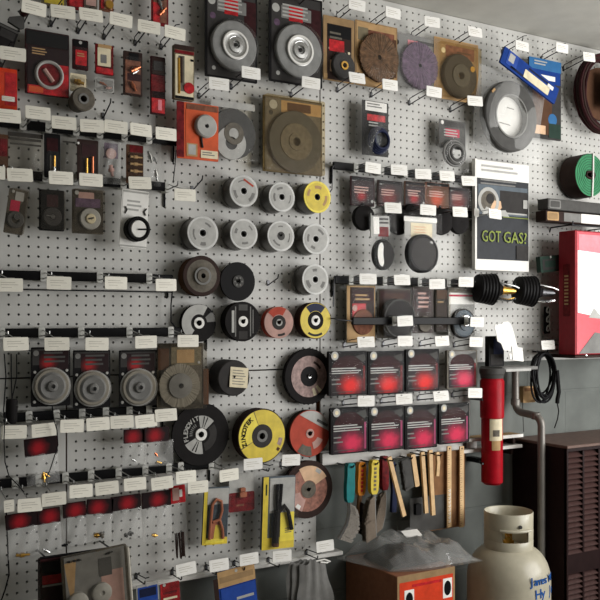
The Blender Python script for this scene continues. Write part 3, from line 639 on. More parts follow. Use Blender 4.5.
# --- orange dial card and neighbours
c = Card('dial_card', 'orange card with a round grey dial and pale swatches', 'package', (177, 104, 218, 160), .055, .004, 'orange', r=.002)
c.p('dred', -.02, .0, .16, .98).p('orange', .2, .12, .98, .9).p('rust', .22, .02, .98, .12).p('tan', .22, .72, .48, .95).p('lgrey', .26, .74, .44, .92).p('cream', .56, .82, .98, .96).lines('grey', .6, .85, .9, .93, 2)
c.lathe('lgrey', .66, .40, [(.26, 0), (.26, .012), (.23, .016), (.05, .016), (.04, .012), (0, .012)], 'dial').disc('black', .66, .40, .035, .003, 'dial_bore', y0=.012).rod('charcoal', [(.56, .55, .004), (.58, .7, .004), (.6, .78, .004)], .003, 'dial_pin')
c = Card('wheel_pack', 'clear pack with a grey disc, right half behind the orange card', 'package', (208, 100, 257, 161), .032, .003, None)
c.y = 0; c.bl(.0, .0, 1, 1, .014, 'clear', 'clear_shell'); c.ring('dgrey', .5, .56, .10, .46, .008, 'grinding_disc', .002).ring('lgrey', .45, .72, .12, .3, .0095, 'paper_label').ring('greybr', .5, .56, .1, .2, .0105, 'hub').p('lgrey', .06, .03, .96, .14, part='header_strip').p('steelblue', .25, .2, .6, .36).p('lgrey', .28, .4, .5, .52)
c = Card('wheel_pack', 'brown tinted clear pack with a large wheel below right big card', 'package', (263, 99, 322, 174), .035, .003, 'olive')
c.p('greybr', .03, .02, .97, .98).p('tan', .3, .04, .98, .2).p('brown', .4, .06, .8, .17).disc('lgrey', .17, .11, .07, .001, 'round_mark').disc('charcoal', .13, .22, .04, .001, 'round_mark')
c.ring('dgrey', .52, .58, .1, .45, .012, 'abrasive_wheel', .002, 44).ring('greybr', .52, .58, .08, .27, .014, 'wheel_centre', .001).ring('greybr', .52, .58, .06, .13, .016, 'hub', .001).bl(.0, .0, 1, 1, .018, 'amber')
# --- two big wheel cards
for bx, u, lb in (((205, -12, 257, 80), .55, 'left black card with a big grey wheel and shiny hub at top'), ((269, -4, 322, 85), .55, 'right black card with a big grey wheel and silver hub at top')):
    c = Card('wheel_pack', lb, 'package', bx, .04, .004, 'black')
    L = bx[0] < 210
    c.p('charcoal', .04, .02, .96, .98).p('maroon', .74 if L else .6, .12, .97, .5).disc('lgrey', .12, .18, .075, .001, 'round_mark').disc('purple', .14, .34, .06, .001, 'round_mark')
    c.p('grey', .22, .14, .78, .28).p('red', .36, .12, .62, .3).lines('lgrey', .24, .12, .8, .28, 4).disc('lgrey', .16, .9, .04, .001, 'round_mark')
    zc = .64 if L else .63
    c.ring('abr', .52, zc, .1, .43, .014, 'abrasive_wheel', .003, 52).lathe('steel', .52, zc, [(.25, .014), (.25, .019), (.23, .021), (.19, .019), (.15, .019), (.13, .024), (.07, .025), (.05, .02), (.0, .02)], 'hub', 40).ring('white', .52, zc, .205, .245, .0222, 'hub_ring', .001, 40)
    c.disc('black', .52, zc, .035, .003, 'bore', y0=.021)
    MB().tube([(c.X(.52) + .14 * c.W * cos(a * .3 + .4), -.0255, c.Z(zc) + .14 * c.W * sin(a * .3 + .4)) for a in range(12)], .0012, 5).build('hub_spring', 'chrome', c.t)
    c.dome(.52, zc, .46, .028, 'shine')
# --- upper middle cards
c = Card('wheel_pack', 'small tan card with red patch and dark brass centred wheel', 'package', (323, 18, 354, 82), .03, .003, 'card')
c.p('dbrown', .12, .12, .9, .98).p('black', .14, .13, .88, .32).lines('greybr', .2, .24, .7, .38, 2).p('red', .18, .36, .66, .54).disc('cream', .2, .5, .045, .001, 'round_mark').disc('cream', .82, .53, .045, .001, 'round_mark').disc('olive', .2, .15, .05, .001, 'round_mark').p('tan', .0, .9, .12, .97)
c.ring('charcoal', .58, .76, .1, .36, .016, 'wire_cup', .003).ring('brass', .58, .76, .06, .12, .02, 'hub', .001).p('skin', .2, .68, .38, .86).dome(.56, .76, .43, .024)
c = Card('wheel_pack', 'tan card bag with a brown wire wheel at the top', 'package', (355, 24, 397, 88), .03, .003, 'card')
c.p('tan', .03, .02, .97, .98).p('olive', .06, .1, .3, .3).disc('brass', .12, .17, .06, .001, 'round_mark').p('rust', .3, .12, .92, .3).lines('pinkwheel', .4, .18, .85, .28, 2)
c.wirew('brwire', .52, .54, .05, .46, .014, .03, 170).p('brown', .88, .2, .97, .8)
c.dome(.52, .55, .49, .018, 'smoke').p('tan', .03, .86, .4, .97)
c = Card('wheel_pack', 'clear bag with a dull purple wheel at the top', 'package', (395, 36, 437, 90), .03, .002, None)
c.y = 0; c.p('grey', .05, .0, .9, .98, part='bag_back').p('charcoal', .5, .08, .95, .14).p('pink', .3, .1, .55, .24).wirew('purple', .54, .56, .04, .43, .016, .035, 150).disc('black', .05, .18, .05, .002, 'round_mark').bl(.0, .02, 1, 1, .02, 'haze')
c = Card('wheel_pack', 'orange tinted card pack with a dark cup wheel at the top right', 'package', (434, 41, 478, 101), .03, .003, 'tan')
c.p('card', .03, .02, .97, .98).p('rust', .25, .1, .9, .3).lines('brown', .5, .18, .95, .24, 1).disc('cream', .2, .2, .05, .001, 'round_mark').ring('charcoal', .52, .6, .1, .38, .018, 'wire_cup', .004).ring('dgrey', .52, .6, .06, .2, .022, 'hub', .002).p('tan', .4, .32, .7, .44).lathe('brass', .78, .46, [(.0, .02), (.05, .02), (.05, 0)], 'brass_cap').p('cream', .5, .78, .62, .88).bl(.04, .1, .96, .96, .025, 'amber')
c = Card('blister_pack', 'clear bag of dark blue cable with a white tag on top', 'package', (357, 99, 390, 157), .045, .002, None)
c.y = 0; c.p('black', .15, .04, .95, .98, part='backing_card').p('paper', .25, .05, .9, .21).lines('grey', .3, .08, .8, .17, 2).p('red', .3, .27, .85, .38).lines('lgrey', .35, .4, .75, .5, 2)
for k in range(4):
    MB().tube([(c.W * (.30 - .03 * k) * cos(a / 20 * 2 * pi), -.006 - .005 * k, c.W * (.30 - .03 * k) * sin(a / 20 * 2 * pi) * 1.05) for a in range(21)], .005, 6).build('cable_loop', 'navy', c.t, (c.X(.6), -.006, c.Z(.72)))
c.p('steelblue', .45, .62, .75, .8); pouch(c, 'haze', -.05, 0, 1.05, 1.05, .03)
c = Card('blister_pack', 'clear bag of grey hose with a red marked card', 'package', (436, 119, 467, 169), .04, .002, None)
c.y = 0; c.p('dgrey', .1, .03, .95, .6, part='backing_card').p('charcoal', .25, .06, .9, .16).p('pinkred', .3, .2, .75, .36).lines('lgrey', .25, .22, .8, .38, 3).disc('white', .2, .09, .05, .002, 'round_mark')
for k in range(4):
    MB().tube([(c.W * (.34 - .05 * k) * cos(a / 20 * 2 * pi), -.006 - .004 * k, c.W * (.30 - .04 * k) * sin(a / 20 * 2 * pi)) for a in range(21)], .0055, 6).build('hose_loop', 'dgrey' if k % 2 else 'grey', c.t, (c.X(.52), -.006, c.Z(.7)))
pouch(c, 'haze', -.05, 0, 1.05, 1.05, .028)
# --- belt bag, flat card behind, cable coil
c = Card('blister_pack', 'flat blue topped dark card behind the belt bag', 'package', (528, 60, 560, 139), .03, .006, 'charcoal')
c.p('sky', .0, .0, 1, .14).p('royal', .03, .14, .97, .3).p('brown', .1, .3, .7, .95).p('skin', .1, .84, .5, .95).disc('sky', .72, .75, .14, .002, 'round_logo').p('white', .3, .2, .8, .26).p('dgreen', .6, .8, .98, .98).lines('lgrey', .15, .03, .6, .1, 2)
c = Card('belt_pack', 'clear bag holding a coiled grey abrasive belt under tilted blue header', 'package', (475, 77, 536, 154), .06, .002, None, roll=6)
c.y = 0
MB().ring(.26 * c.W, .425 * c.W, -.03, 0, n=44, bev=.004).build('grey_belt', 'dgrey', c.t, (c.X(.46), 0, c.Z(.53))); MB().ring(.245 * c.W, .265 * c.W, -.031, -.001, n=40).build('belt_edge', 'grey', c.t, (c.X(.46), 0, c.Z(.53)))
MB().disc(.25 * c.W, -.006, -.002, n=36).build('paper_insert', 'white', c.t, (c.X(.46), 0, c.Z(.53)))
b = MB()
for zz, a, e in ((.40, -.02, .10), (.62, -.12, .06)): b.box(a * c.W, e * c.W, -.0068, -.006, c.Z(zz) - .002, c.Z(zz) + .001)
b.build('printed_line', 'ink', c.t, (c.X(.46), 0, 0), ang=0)
MB().rr(0, 0, .018, .008, .001, -.033, -.03).build('tape_strip', 'tan', c.t, (c.X(.13), 0, c.Z(.28)), (0, radians(-50), 0))
pouch(c, 'milky', -.04, -.05, 1.06, 1.03, .04)
hd = MB().rr(0, 0, .285, .062, .003, -.05, -.042).build('header_card', 'royal', c.t, (c.X(.64), 0, c.Z(-.03)), (0, radians(17), 0))
for (x, z, w_, h_, m) in ((-.095, .004, .05, .05, 'blue'), (-.10, .008, .026, .03, 'lgrey'), (.035, -.006, .13, .03, 'cream'), (.1, .014, .03, .014, 'white'), (-.05, -.02, .09, .008, 'navy'), (.05, .020, .13, .006, 'navy')):
    MB().rr(x, z, w_, h_, .002, -.0512 - (.0004 if m in ('lgrey', 'cream', 'white') else 0), -.0495).build('printed_panel', m, hd)
p = at(598, 95, .05); t = thing('cable_coil', 'brown coiled cable with purple label at the right edge', 'coil', (p.x, -.05, p.z))
for k in range(9):
    r = .105 + .012 * (k % 3); rz = .128 + .008 * (k % 3)
    MB().tube([(r * cos(a * pi / 14), -.004 - .012 * (k // 3) + random.uniform(-.002, .002), rz * sin(a * pi / 14)) for a in range(29)], .0065, 6).build('cable_turn', 'dbrown' if k % 2 else 'maroon', t)
MB().ring(.0001, .10, -.012, -.006, n=28).build('inner_card', 'brown', t)
MB().rr(.0, -.01, .075, .11, .004, -.052, -.044).build('purple_label', 'blue', t); MB().rr(.0, .06, .07, .03, .003, -.053, -.044).build('yellow_label', 'cream', t); MB().rr(-.0, -.02, .05, .05, .004, -.054, -.05).build('printed_panel', 'purple', t)

# --- cards under the two top left bars
c = Card('carded_part', 'reddish card hanging at far left under the top bar', 'package', (-12, 134, 8, 178), .05, .003, 'brown'); c.p('dred', .3, .1, .95, .5).fit('chrome', .75, .8, .02, .005, 80).bl(.2, .1, .97, .98, .01)
c = Card('blister_pack', 'wide clear empty looking bag under the top left bar', 'package', (8, 133, 43, 178), .05, .002, None); c.y = 0
c.p('charcoal', .0, .0, 1, .1, part='header_strip').p('dgrey', .05, .12, .95, .18).p('dgrey', .05, .24, .95, .28); pouch(c, 'smoke', 0, 0, 1, 1, .012)
c = Card('carded_part', 'black topped card with a bright tip under the top left bar', 'package', (44, 134, 60, 178), .055, .003, 'black'); c.p('maroon', .15, .1, .85, .4).p('greybr', .35, .5, .75, .95).fit('chrome', .6, .82, .016, .0045, 85).rod('brass', [(.6, .5, .004), (.6, .75, .004)], .003, 'rod').bl(.1, .4, .9, .98, .01)
c = Card('blister_pack', 'narrow clear bag beside the bright tipped cards', 'package', (61, 137, 77, 180), .05, .002, None); c.y = 0; c.p('dgrey', .1, .1, .9, .14, part='header_strip'); pouch(c, 'smoke', 0, 0, 1, 1, .01)
c = Card('carded_part', 'brown card with two rods in a clear cover', 'package', (77, 140, 98, 182), .055, .003, 'dbrown'); c.p('maroon', .2, .1, .9, .4).rod('brass', [(.42, .45, .004), (.42, .9, .004)], .0035, 'rod').rod('copper', [(.7, .4, .004), (.7, .92, .004)], .0035, 'rod').fit('chrome', .42, .9, .014, .004, 90).disc('white', .04, .1, .06, .002, 'round_mark').bl(.1, .1, .95, .97, .01)
c = Card('blister_pack', 'clear bag of pinkish parts under the top left bar', 'package', (100, 141, 121, 184), .055, .002, None); c.y = 0; c.p('purple', .2, .05, .85, .4).disc('pinkwheel', .5, .3, .25, .006, 'washer').fit('pinkwheel', .5, .7, .03, .008, 80); pouch(c, 'milky', 0, 0, 1, 1, .016)
c = Card('carded_part', 'dark red topped card holding four tan rods', 'package', (126, 145, 143, 184), .055, .003, 'brown'); c.p('dred', .2, .02, .95, .2)
for k in range(4): c.fit('tan', .55, .32 + .18 * k, .034, .0048, 0, 'tan_rod')
c.bl(.05, .2, .97, .98, .012)
c = Card('blister_pack', 'shiny clear bag beside the end of the top left bar', 'package', (143, 143, 161, 186), .06, .002, None); c.y = 0; c.fit('chrome', .35, .35, .03, .007, 70).fit('chrome', .7, .75, .03, .006, 80).fit('steel', .65, .4, .02, .006, 60); pouch(c, 'haze', 0, 0, 1, 1, .02)
# second bar
c = Card('carded_part', 'tilted clear card with pink label under the second left bar', 'package', (3, 189, 22, 234), .055, .003, 'greybr', roll=8); c.p('pinkred', .15, .25, .65, .5).p('lgrey', .35, .05, .8, .25).ring('dgrey', .5, .68, .2, .46, .008, 'cup', .002).disc('chrome', .55, .62, .16, .012, 'chrome_nut').disc('lgrey', .2, .06, .09, .002, 'round_mark').bl(.0, .0, 1, 1, .016, 'smoke')
c = Card('carded_part', 'black card with a black disc under the second left bar', 'package', (39, 190, 64, 231), .055, .003, 'black'); c.p('maroon', .3, .12, .75, .42).ring('charcoal', .5, .66, .1, .38, .008, 'black_disc', .002).disc('dgrey', .5, .66, .1, .01, 'hub').rod('grey', [(.25, .64, .009), (.6, .66, .009)], .0012, 'disc_glint').bl(.02, .02, .98, .98, .014, 'smoke')  # thin grey rod stands in for a glint on the disc
c = Card('carded_part', 'grey clear card with a white disc under the second left bar', 'package', (72, 190, 103, 234), .055, .003, 'greybr'); c.p('pinkwheel', .2, .06, .7, .3).p('purple', .1, .2, .9, .4).disc('lgrey', .14, .08, .07, .002, 'round_mark').ring('lgrey', .56, .66, .1, .34, .008, 'white_disc', .002).ring('cream', .56, .66, .02, .16, .012, 'hub', .002).rod('dgrey', [(.48, .67, .013), (.64, .64, .013)], .002, 'hub_slot').bl(.0, .0, 1, 1, .016, 'smoke')
c = Card('spectacle_card', 'bright white card with a black lens cup and white face', 'package', (119, 190, 146, 248), .06, .003, 'white', roll=3)
c.p('paper', .04, .06, .98, .5).lines('lgrey', .2, .18, .8, .4, 3).p('lgrey', .05, .02, .98, .05).ring('black', .55, .68, .30, .44, .028, 'black_cup', .004).disc('white', .60, .68, .32, .024, 'white_face', .002).rod('black', [(.55, .69, .026), (1.0, .67, .026)], .0022, 'black_pin').rod('dgrey', [(.14, .42, .003), (.2, .36, .003), (.14, .3, .003)], .002, 'clip').rod('dgrey', [(.9, .42, .003), (.84, .36, .003), (.92, .3, .003)], .002, 'clip').p('lgrey', -.04, .96, 1.0, .985)
# --- wire wheel clamshells below the fourth bar
for i, (bx, lb) in enumerate([((31, 347, 70, 406), 'first black clamshell with a clear domed grey wheel, leftmost'), ((73, 350, 110, 408), 'second black clamshell with a domed grey wheel, clear rim'), ((119, 350, 156, 406), 'third black clamshell with a domed grey wheel, gap on its left')]):
    c = Card('wheel_pack', lb, 'package', bx, .05, .004, 'black', group='clamshell wheel packs on the left')
    c.p('charcoal', .03, .03, .97, .3).glow('glow_maroon', .2, .06, .95, .38, .3, .6).lines('dgrey', .32, .08, .9, .3, 3).disc('grey', .12, .1, .08, .001, 'round_mark').disc('lgrey', .09, .42, .04, .001, 'round_mark').disc('lgrey', .91, .40, .04, .001, 'round_mark').disc('lgrey', .08, .92, .04, .001, 'round_mark')
    c.ring('wirewheel', .5, .66, .08, .45, .010, 'wheel_rim', .003, 44).lathe('grey', .5, .66, [(.36, .01), (.30, .015), (.15, .012), (.12, .02), (.06, .022), (.04, .016), (0, .016)], 'wheel_face').disc('black', .53, .67, .03, .004, 'bore', y0=.018).dome(.5, .66, .485, .026, 'shine')
    c.ring('lgrey', .5, .66, .44, .485, .004, 'rim_flange', .001, 44)
c = Card('wheel_pack', 'brown tinted clear clamshell with wire wheel at the end of bar', 'package', (157, 343, 203, 409), .05, .003, 'greybr'); c.p('olive', .3, .06, .95, .34).p('brown', .02, .08, .25, .4).p('tan', .42, .1, .8, .3)
c.wirew('wirewheel', .46, .64, .2, .44, .012, .02, 120).lathe('grey', .46, .64, [(.25, .012), (.25, .016), (.12, .018), (.06, .02), (0, .02)], 'hub').disc('black', .46, .64, .05, .002, 'bore', y0=.02).bl(.0, .0, 1, 1, .026, 'smoke').disc('lgrey', .9, .3, .03, .002, 'round_mark').p('brown', 1.0, .4, 1.12, .95, part='side_flap')

# --- bags below the fifth and sixth bars
bag('parts_bag', 'tapered clear bag with red header and brass tip at left', (27, 437, 60, 484), .06, ('hdr', .38), items=[('brass', .5, .86, .022, .006, 85), ('brass', .58, .8, .02, .005, 40)], roll=-4, taper=0, d=.010)
bag('parts_bag', 'clear bag with red header, left of two near the black wheel', (121, 429, 146, 468), .055, ('hdr', .36), items=[('steel', .5, .8, .016, .004, 30)], hx=(.1, .95))
bag('parts_bag', 'clear bag with red header touching the black cut off wheel', (144, 427, 173, 466), .06, ('hdr', .38), items=[('brass', .5, .9, .016, .004, 20), ('copper', .4, .7, .014, .004, 50)], hx=(0, .85))
for (bx, hd, its, rl, lb) in [
    ((8, 512, 40, 557), ('hdr', .34), [('brass', .45, .93, .034, .006, 8)], -4, 'clear bag with red header and long brass piece at far left'),
    ((39, 508, 62, 552), ('hdr', .34), [('chrome', .3, .94, .02, .005, 35)], -3, 'narrow clear bag with red header and shiny chrome piece'),
    ((64, 502, 87, 545), ('hdr', .34), [('chrome', .2, .9, .01, .004, 0), ('black', .02, .95, .016, .004, 0)], -2, 'clear bag with red header and small black and chrome bits'),
    ((84, 499, 111, 541), ('dred', .36), [('brass', .45, .85, .018, .007, 0), ('greybr', .6, .85, .016, .008, 60)], 4, 'clear bag with slanting dark red header and bronze fitting'),
    ((112, 495, 142, 540), ('hdr', .32), [('dgrey', .6, .85, .014, .007, 0), ('dgrey', .45, .88, .012, .006, 60)], -2, 'clear bag with red header and two dark grey nuts'),
    ((143, 491, 172, 540), ('hdr', .32), [('brass', .38, .88, .016, .006, 15)], -2, 'crumpled clear bag with red header and brass nut')]:
    bag('parts_bag', lb, bx, .06, hd, 'milky' if 'crumpled' in lb else 'film', its, rl, d=.010)
c = bag('brush_bag', 'narrow clear bag with pink white striped header and dark bristles', (172, 485, 188, 558), .055, ('pinkwheel', .24), 'haze', (), -3, d=.006, back='red')
b = MB()
for k in range(26):
    x = random.uniform(-.35, .35) * c.W; b.tube([(x, -.004 - random.uniform(0, .006), c.H * .36), (x + random.uniform(-.004, .004), -.004 - random.uniform(0, .006), c.H * random.uniform(.0, .03))], .0011, 3)
o = b.build('bristle_tuft', 'dbrown', c.t); o['kind'] = 'stuff'
for (x, y, lb) in [(20, 500, 'red edge of a packed card behind the price tags, far left')]: pass
# copper clip card, copper piece card, pliers card
c = Card('tool_card', 'yellow and blue grey card with a copper spring clamp', 'package', (201, 487, 226, 544), .05, .006, 'steelblue', roll=3)
c.p('yellow', .0, .0, .14, 1).p('yellow', .0, .88, 1, 1).p('lgrey', .14, .02, .98, .3).p('yellow', .45, .64, .75, .9).p('ylw2', .12, .9, .85, .97)
c.rod('copperp', [(.25, .90, .006), (.26, .62, .007), (.3, .3, .007), (.45, .2, .007), (.65, .24, .007), (.7, .4, .007), (.62, .56, .007), (.34, .6, .008)], .0045, 'clamp_loop', 8).rod('copperp', [(.62, .56, .006), (.76, .74, .006), (.8, .9, .006)], .0045, 'clamp_jaw').pg('copperp', [(.24, .9), (.24, .6), (.5, .58), (.72, .6), (.72, .66), (.5, .66), (.42, .9)], 'clamp_body').bl(.1, .1, .98, .92, .016)
c = Card('tool_card', 'clear card with dark red bottom and small copper block', 'package', (228, 472, 255, 512), .04, .002, None); c.y = 0
c.p('lgrey', .04, .02, .98, .5, part='backing_card').p('dred', .02, .5, .98, .98, .006).lines('rust', .3, .8, .7, .9, 1)
o = MB().box(-.011, .011, -.014, -.001, 0, .016, .002).build('copper_block', 'copperp', c.t, (c.X(.5), c.y, c.Z(.62))); MB().box(-.0085, .0085, -.012, -.001, .016, .028, .002).build('copper_block', 'copperp', c.t, (c.X(.5), c.y, c.Z(.62)))
c.bl(.02, .02, .98, .98, .016)
c = Card('tool_card', 'tall yellow bordered card with black locking pliers', 'package', (260, 476, 292, 548), .055, .010, 'steelblue', roll=2)
c.p('yellow', .0, .0, .16, 1).p('yellow', .0, .84, 1, 1).p('lgrey', .2, .02, .98, .5).p('ylw2', .55, .5, .98, .9).lines('olive', .7, .72, .95, .8, 3).p('dgreen', .08, .1, .11, .25)
c.rod('black', [(.40, .1, .008), (.39, .3, .009), (.42, .46, .010)], .005, 'jaw').rod('black', [(.52, .1, .008), (.50, .3, .009), (.46, .46, .010)], .005, 'jaw')
c.rod('softblack', [(.38, .94, .008), (.38, .7, .009), (.40, .46, .010)], .0105, 'handle', 10, .010).rod('softblack', [(.46, .48, .010), (.62, .40, .010), (.74, .48, .010), (.82, .62, .009), (.88, .74, .008)], .006, 'lever', 8).fit('steel', .42, .5, .012, .006, 0).rod('brown', [(.38, .95, .008), (.38, .9, .009)], .0112, 'handle_tip').bl(.14, .04, .98, .97, .026)

# --- cup wheel cards, right of centre
for (bx, m, pm, cupc, cy_, lb) in [
    ((350, 177, 374, 206), 'maroon', 'red', (.5, 1.42), .011, 'dark card with red patch over a black cup, leftmost under its bar'),
    ((377, 181, 402, 207), 'dbrown', 'dred', (.8, 1.55), .010, 'dark brown card with dim red patch, second under its bar'),
    ((404, 182, 425, 207), 'brown', 'red', (.3, 1.35), .010, 'brown card with red patch, third under the cup wheel bar'),
    ((425, 183, 449, 208), 'rust', 'orange', (.6, 1.55), .010, 'orange brown card, fourth under the cup wheel bar'),
    ((448, 188, 469, 209), 'maroon', 'rust', (.42, 1.65), .012, 'dark card with reddish print and big black cup, rightmost')]:
    c = Card('cup_wheel_pack', lb, 'package', bx, .035, .003, m, group='carded cup wheels')
    c.glow({'red': 'glow_maroon', 'dred': 'glow_dark', 'orange': 'glow_orange', 'rust': 'glow_dark'}[pm], .04, .16, .96, .97, .45, .62).lines('pinkwheel', .15, .34, .75, .62, 3).disc('lgrey', .14, .1, .07, .001, 'round_mark').p('black', .05, .02, .95, .14)
    if pm in ('red', 'dred'): c.disc('lgrey', .9, .82, .06, .001, 'round_mark')
    c.y = -.001
    c.lathe('softblack', cupc[0], cupc[1], [(.42, -.002), (.44, .004), (.42, .016), (.3, .02), (.1, .02), (0, .018)], 'black_cup', 32).rod('black', [(cupc[0], .9, 0), (cupc[0], cupc[1] - .2, .002)], .006, 'stem')
    c.bl(.0, .0, 1, 1, .012)
c = Card('goggle_pack', 'clear pack with an oval black and white lens, left one', 'package', (370, 211, 393, 272), .075, .002, None, roll=-2); c.y = 0
c.p('lgrey', .1, .08, .9, .40, part='backing_card').p('dred', .4, .26, .85, .42).p('paper', .2, .1, .45, .38).lines('charcoal', .45, .12, .85, .24, 2)
for m, r, h, dx in (('black', .46, .016, 0), ('softblack', .40, .020, .06)): MB().lathe([(r * c.W, 0), (r * c.W, -h + .003), (r * c.W - .003, -h), (0, -h)], n=36).build('lens_cup' if m == 'black' else 'dark_lens', m, c.t, (c.X(.5 + dx), 0, c.Z(.72))).scale = (.92, 1, 1.18)
MB().poly([(.018 * cos(a) - .010, .038 * sin(a)) for a in [radians(k) for k in range(90, 271, 15)]] + [(-.004, -.026), (-.007, 0), (-.004, .026)], -.0215, -.0195).build('white_crescent', 'paper', c.t, (c.X(.5), 0, c.Z(.72)))
c.bl(.0, .0, 1, 1, .026).rod('lgrey', [(.02, .05, .012), (-.02, .45, .012)], .002, 'pack_edge')
c = Card('goggle_pack', 'clear pack with cream label over a round dark lens, right one', 'package', (404, 214, 437, 271), .075, .002, None); c.y = 0
c.p('lgrey', .02, .05, .98, .4, part='backing_card').p('paper', .0, .06, 1, .14).p('cream', .2, .16, .85, .42).lines('skin', .3, .22, .75, .36, 3)
MB().lathe([(.46 * c.W, 0), (.46 * c.W, -.018), (.43 * c.W, -.022), (.40 * c.W, -.022), (.38 * c.W, -.018), (0, -.018)], n=40).build('lens_cup', 'black', c.t, (c.X(.48), 0, c.Z(.70)))
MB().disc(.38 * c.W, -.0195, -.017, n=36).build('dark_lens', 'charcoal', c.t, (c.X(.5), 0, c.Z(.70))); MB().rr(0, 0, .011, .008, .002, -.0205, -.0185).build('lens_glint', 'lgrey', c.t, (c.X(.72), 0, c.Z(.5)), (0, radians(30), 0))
c.bl(.0, .0, 1, 1, .026)
# --- round brush cards
c = Card('brush_card', 'tan card with red print under the long right bar', 'package', (346, 285, 375, 343), .035, .003, 'olive'); c.p('tan', .02, .02, .98, .98).p('dbrown', .12, .04, .95, .6).p('red', .2, .32, .66, .58).disc('pinkwheel', .28, .4, .09, .002, 'round_mark').p('maroon', .2, .1, .9, .3).lines('tan', .3, .16, .8, .3, 2).ring('rust', .55, .64, .06, .36, .006, 'cup', .002).bl(.1, .03, .97, .64, .014).rod('brown', [(.45, .72, .002), (.7, .78, .002)], .002, 'wire_mark')
c = Card('brush_card', 'card with a wide round black cup brush, second under its bar', 'package', (377, 289, 411, 338), .035, .003, 'greybr'); c.p('dbrown', .05, .03, .97, .7).p('maroon', .1, .06, .9, .2).lines('brown', .2, .1, .8, .22, 2).lathe('softblack', .5, .60, [(.44, 0), (.46, .01), (.43, .028), (.2, .032), (0, .032)], 'cup_brush').ring('dgrey', .5, .60, .42, .455, .031, 'cup_rim', .001, 40).bl(.0, .0, 1, .98, .036)
c = Card('brush_card', 'shiny clear bagged card with dark reddish print, third', 'package', (412, 287, 433, 333), .04, .003, 'dbrown'); c.p('maroon', .1, .08, .9, .55).lines('pinkwheel', .25, .12, .8, .5, 4).fit('chrome', .2, .3, .024, .004, 70).disc('greybr', .5, .8, .3, .012, 'cup_brush'); pouch(c, 'haze', 0, 0, 1, 1, .012)
c = Card('brush_card', 'dark card with small brown top, fourth under its bar', 'package', (434, 288, 448, 332), .04, .003, 'charcoal'); c.p('brown', .15, .05, .9, .25).p('dbrown', .1, .35, .95, .95).lines('tan', .2, .3, .8, .38, 1).bl(.0, .0, 1, 1, .010, 'smoke')
c = Card('brush_card', 'white and red headed card with a round grey brush, rightmost', 'package', (448, 288, 474, 336), .045, .003, 'lgrey'); c.p('white', .02, .1, .98, .34).p('pinkred', .02, .14, .98, .18).p('greybr', .02, .0, .98, .1).lathe('steelblue', .5, .74, [(.42, 0), (.43, .01), (.36, .016), (.22, .017), (.20, .022), (0, .022)], 'round_brush').ring('charcoal', .5, .74, .38, .44, .014, 'brush_rim', .002).disc('chrome', .5, .68, .18, .025, 'chrome_nut', .003).disc('white', .58, .66, .07, .03, 'nut_glint').bl(.0, .0, 1, 1, .03)  # small white disc paints the glint on the chrome nut
# --- red and black lens packs, two rows of four
for ri, rowb in enumerate([[(327, 351, 365, 395), (366, 351, 402, 394), (404, 349, 437, 391), (445, 350, 475, 388)], [(329, 407, 366, 453), (367, 406, 402, 450), (403, 405, 435, 448), (437, 403, 467, 443)]]):
    for i, bx in enumerate(rowb):
        where = ['leftmost', 'second from the left', 'third from the left', 'rightmost'][i]
        c = Card('lens_pack', 'black and %s lens pack in the %s row, %s' % (('bright red', 'pink red')[ri], ('upper', 'lower')[ri], where), 'package', bx, .06 if i < 3 or ri else .055, .012, 'black' if not (ri == 0 and i == 3) else 'greybr', r=.004, group='red and black lens packs')
        rc = 'hotred' if ri == 0 else 'pinkred'
        if ri == 0 and i == 3: rc = 'pinkred'
        c.p('black', .03, .03, .97, .97) if not (ri == 0 and i == 3) else c.p('grey', .05, .03, .95, .97)  # upper rightmost pack is greyed: window reflection haze painted into its colours
        c.pg('maroon', [(.5 + .42 * cos(radians(a)), .40 - .30 * sin(radians(a))) for a in range(0, 181, 12)], 'printed_arch')
        c.glow('glow_red' if ri == 0 and i < 3 else 'glow_pink', .05, .40, .95, .97, .56, .66)
        c.p('magenta' if ri else 'dred', .89, .34, .94, .92)
        c.p('lgrey', .06, .375, .70, .40, .0004).p('lgrey', .06, .43, .82, .455, .0004).p('lgrey', .06, .485, .76, .505, .0004)
        c.p('grey', .06, .62, .26, .65, .0005).p('grey', .06, .72, .3, .75, .0005).p('dgrey', .08, .91, .6, .925, .0004)
        c.disc('lgrey', .14, .10, .095, .0014, 'round_mark', .0003, 20, .0018).disc('cream', .14, .10, .05, .0006, 'hang_hole_mark', .0002, 14, .0032)
        c.pg('dgrey', [(.66, .12), (.92, .06), (.95, .2), (.88, .26)], 'printed_corner')
        pouch(c, 'sleeve', 0, 0, 1, 1, .004, part='clear_sleeve')
# --- poster sign
c = Card('gas_sign', 'dark sign reading GOT GAS? with a goggled head picture', 'sign', (473, 163, 527, 271), .03, .012, 'white', r=.002, part='sign_board')
c.p('poster', .02, .165, .99, .90, .001)
c.p('steelblue', .06, .22, .97, .49).p('charcoal', .45, .26, .97, .47).lines('grey', .1, .17, .92, .235, 2).lines('lgrey', .12, .04, .9, .12, 2, 'printed_heading')
for r0, r1, m in ((.0, .19, 'greybr'), (.14, .19, 'lgrey')): c.ring(m, .24, .37, r0, r1, .0008 if m != 'lgrey' else .0014, 'printed_mask', 0, 24, .0012)
c.ring('charcoal', .27, .345, 0, .07, .0018, 'printed_lens', 0, 18, .0012).pg('skin', [(.28, .42), (.34, .36), (.46, .36), (.48, .42), (.40, .47), (.3, .49)], 'printed_face').pg('lgrey', [(.12, .49), (.2, .42), (.34, .45), (.55, .44), (.62, .5)], 'printed_cloth').p('gtext', .5, .50, .98, .507, .0005).p('lgrey', .55, .46, .95, .475, .0005).p('lgrey', .88, .33, .96, .41)
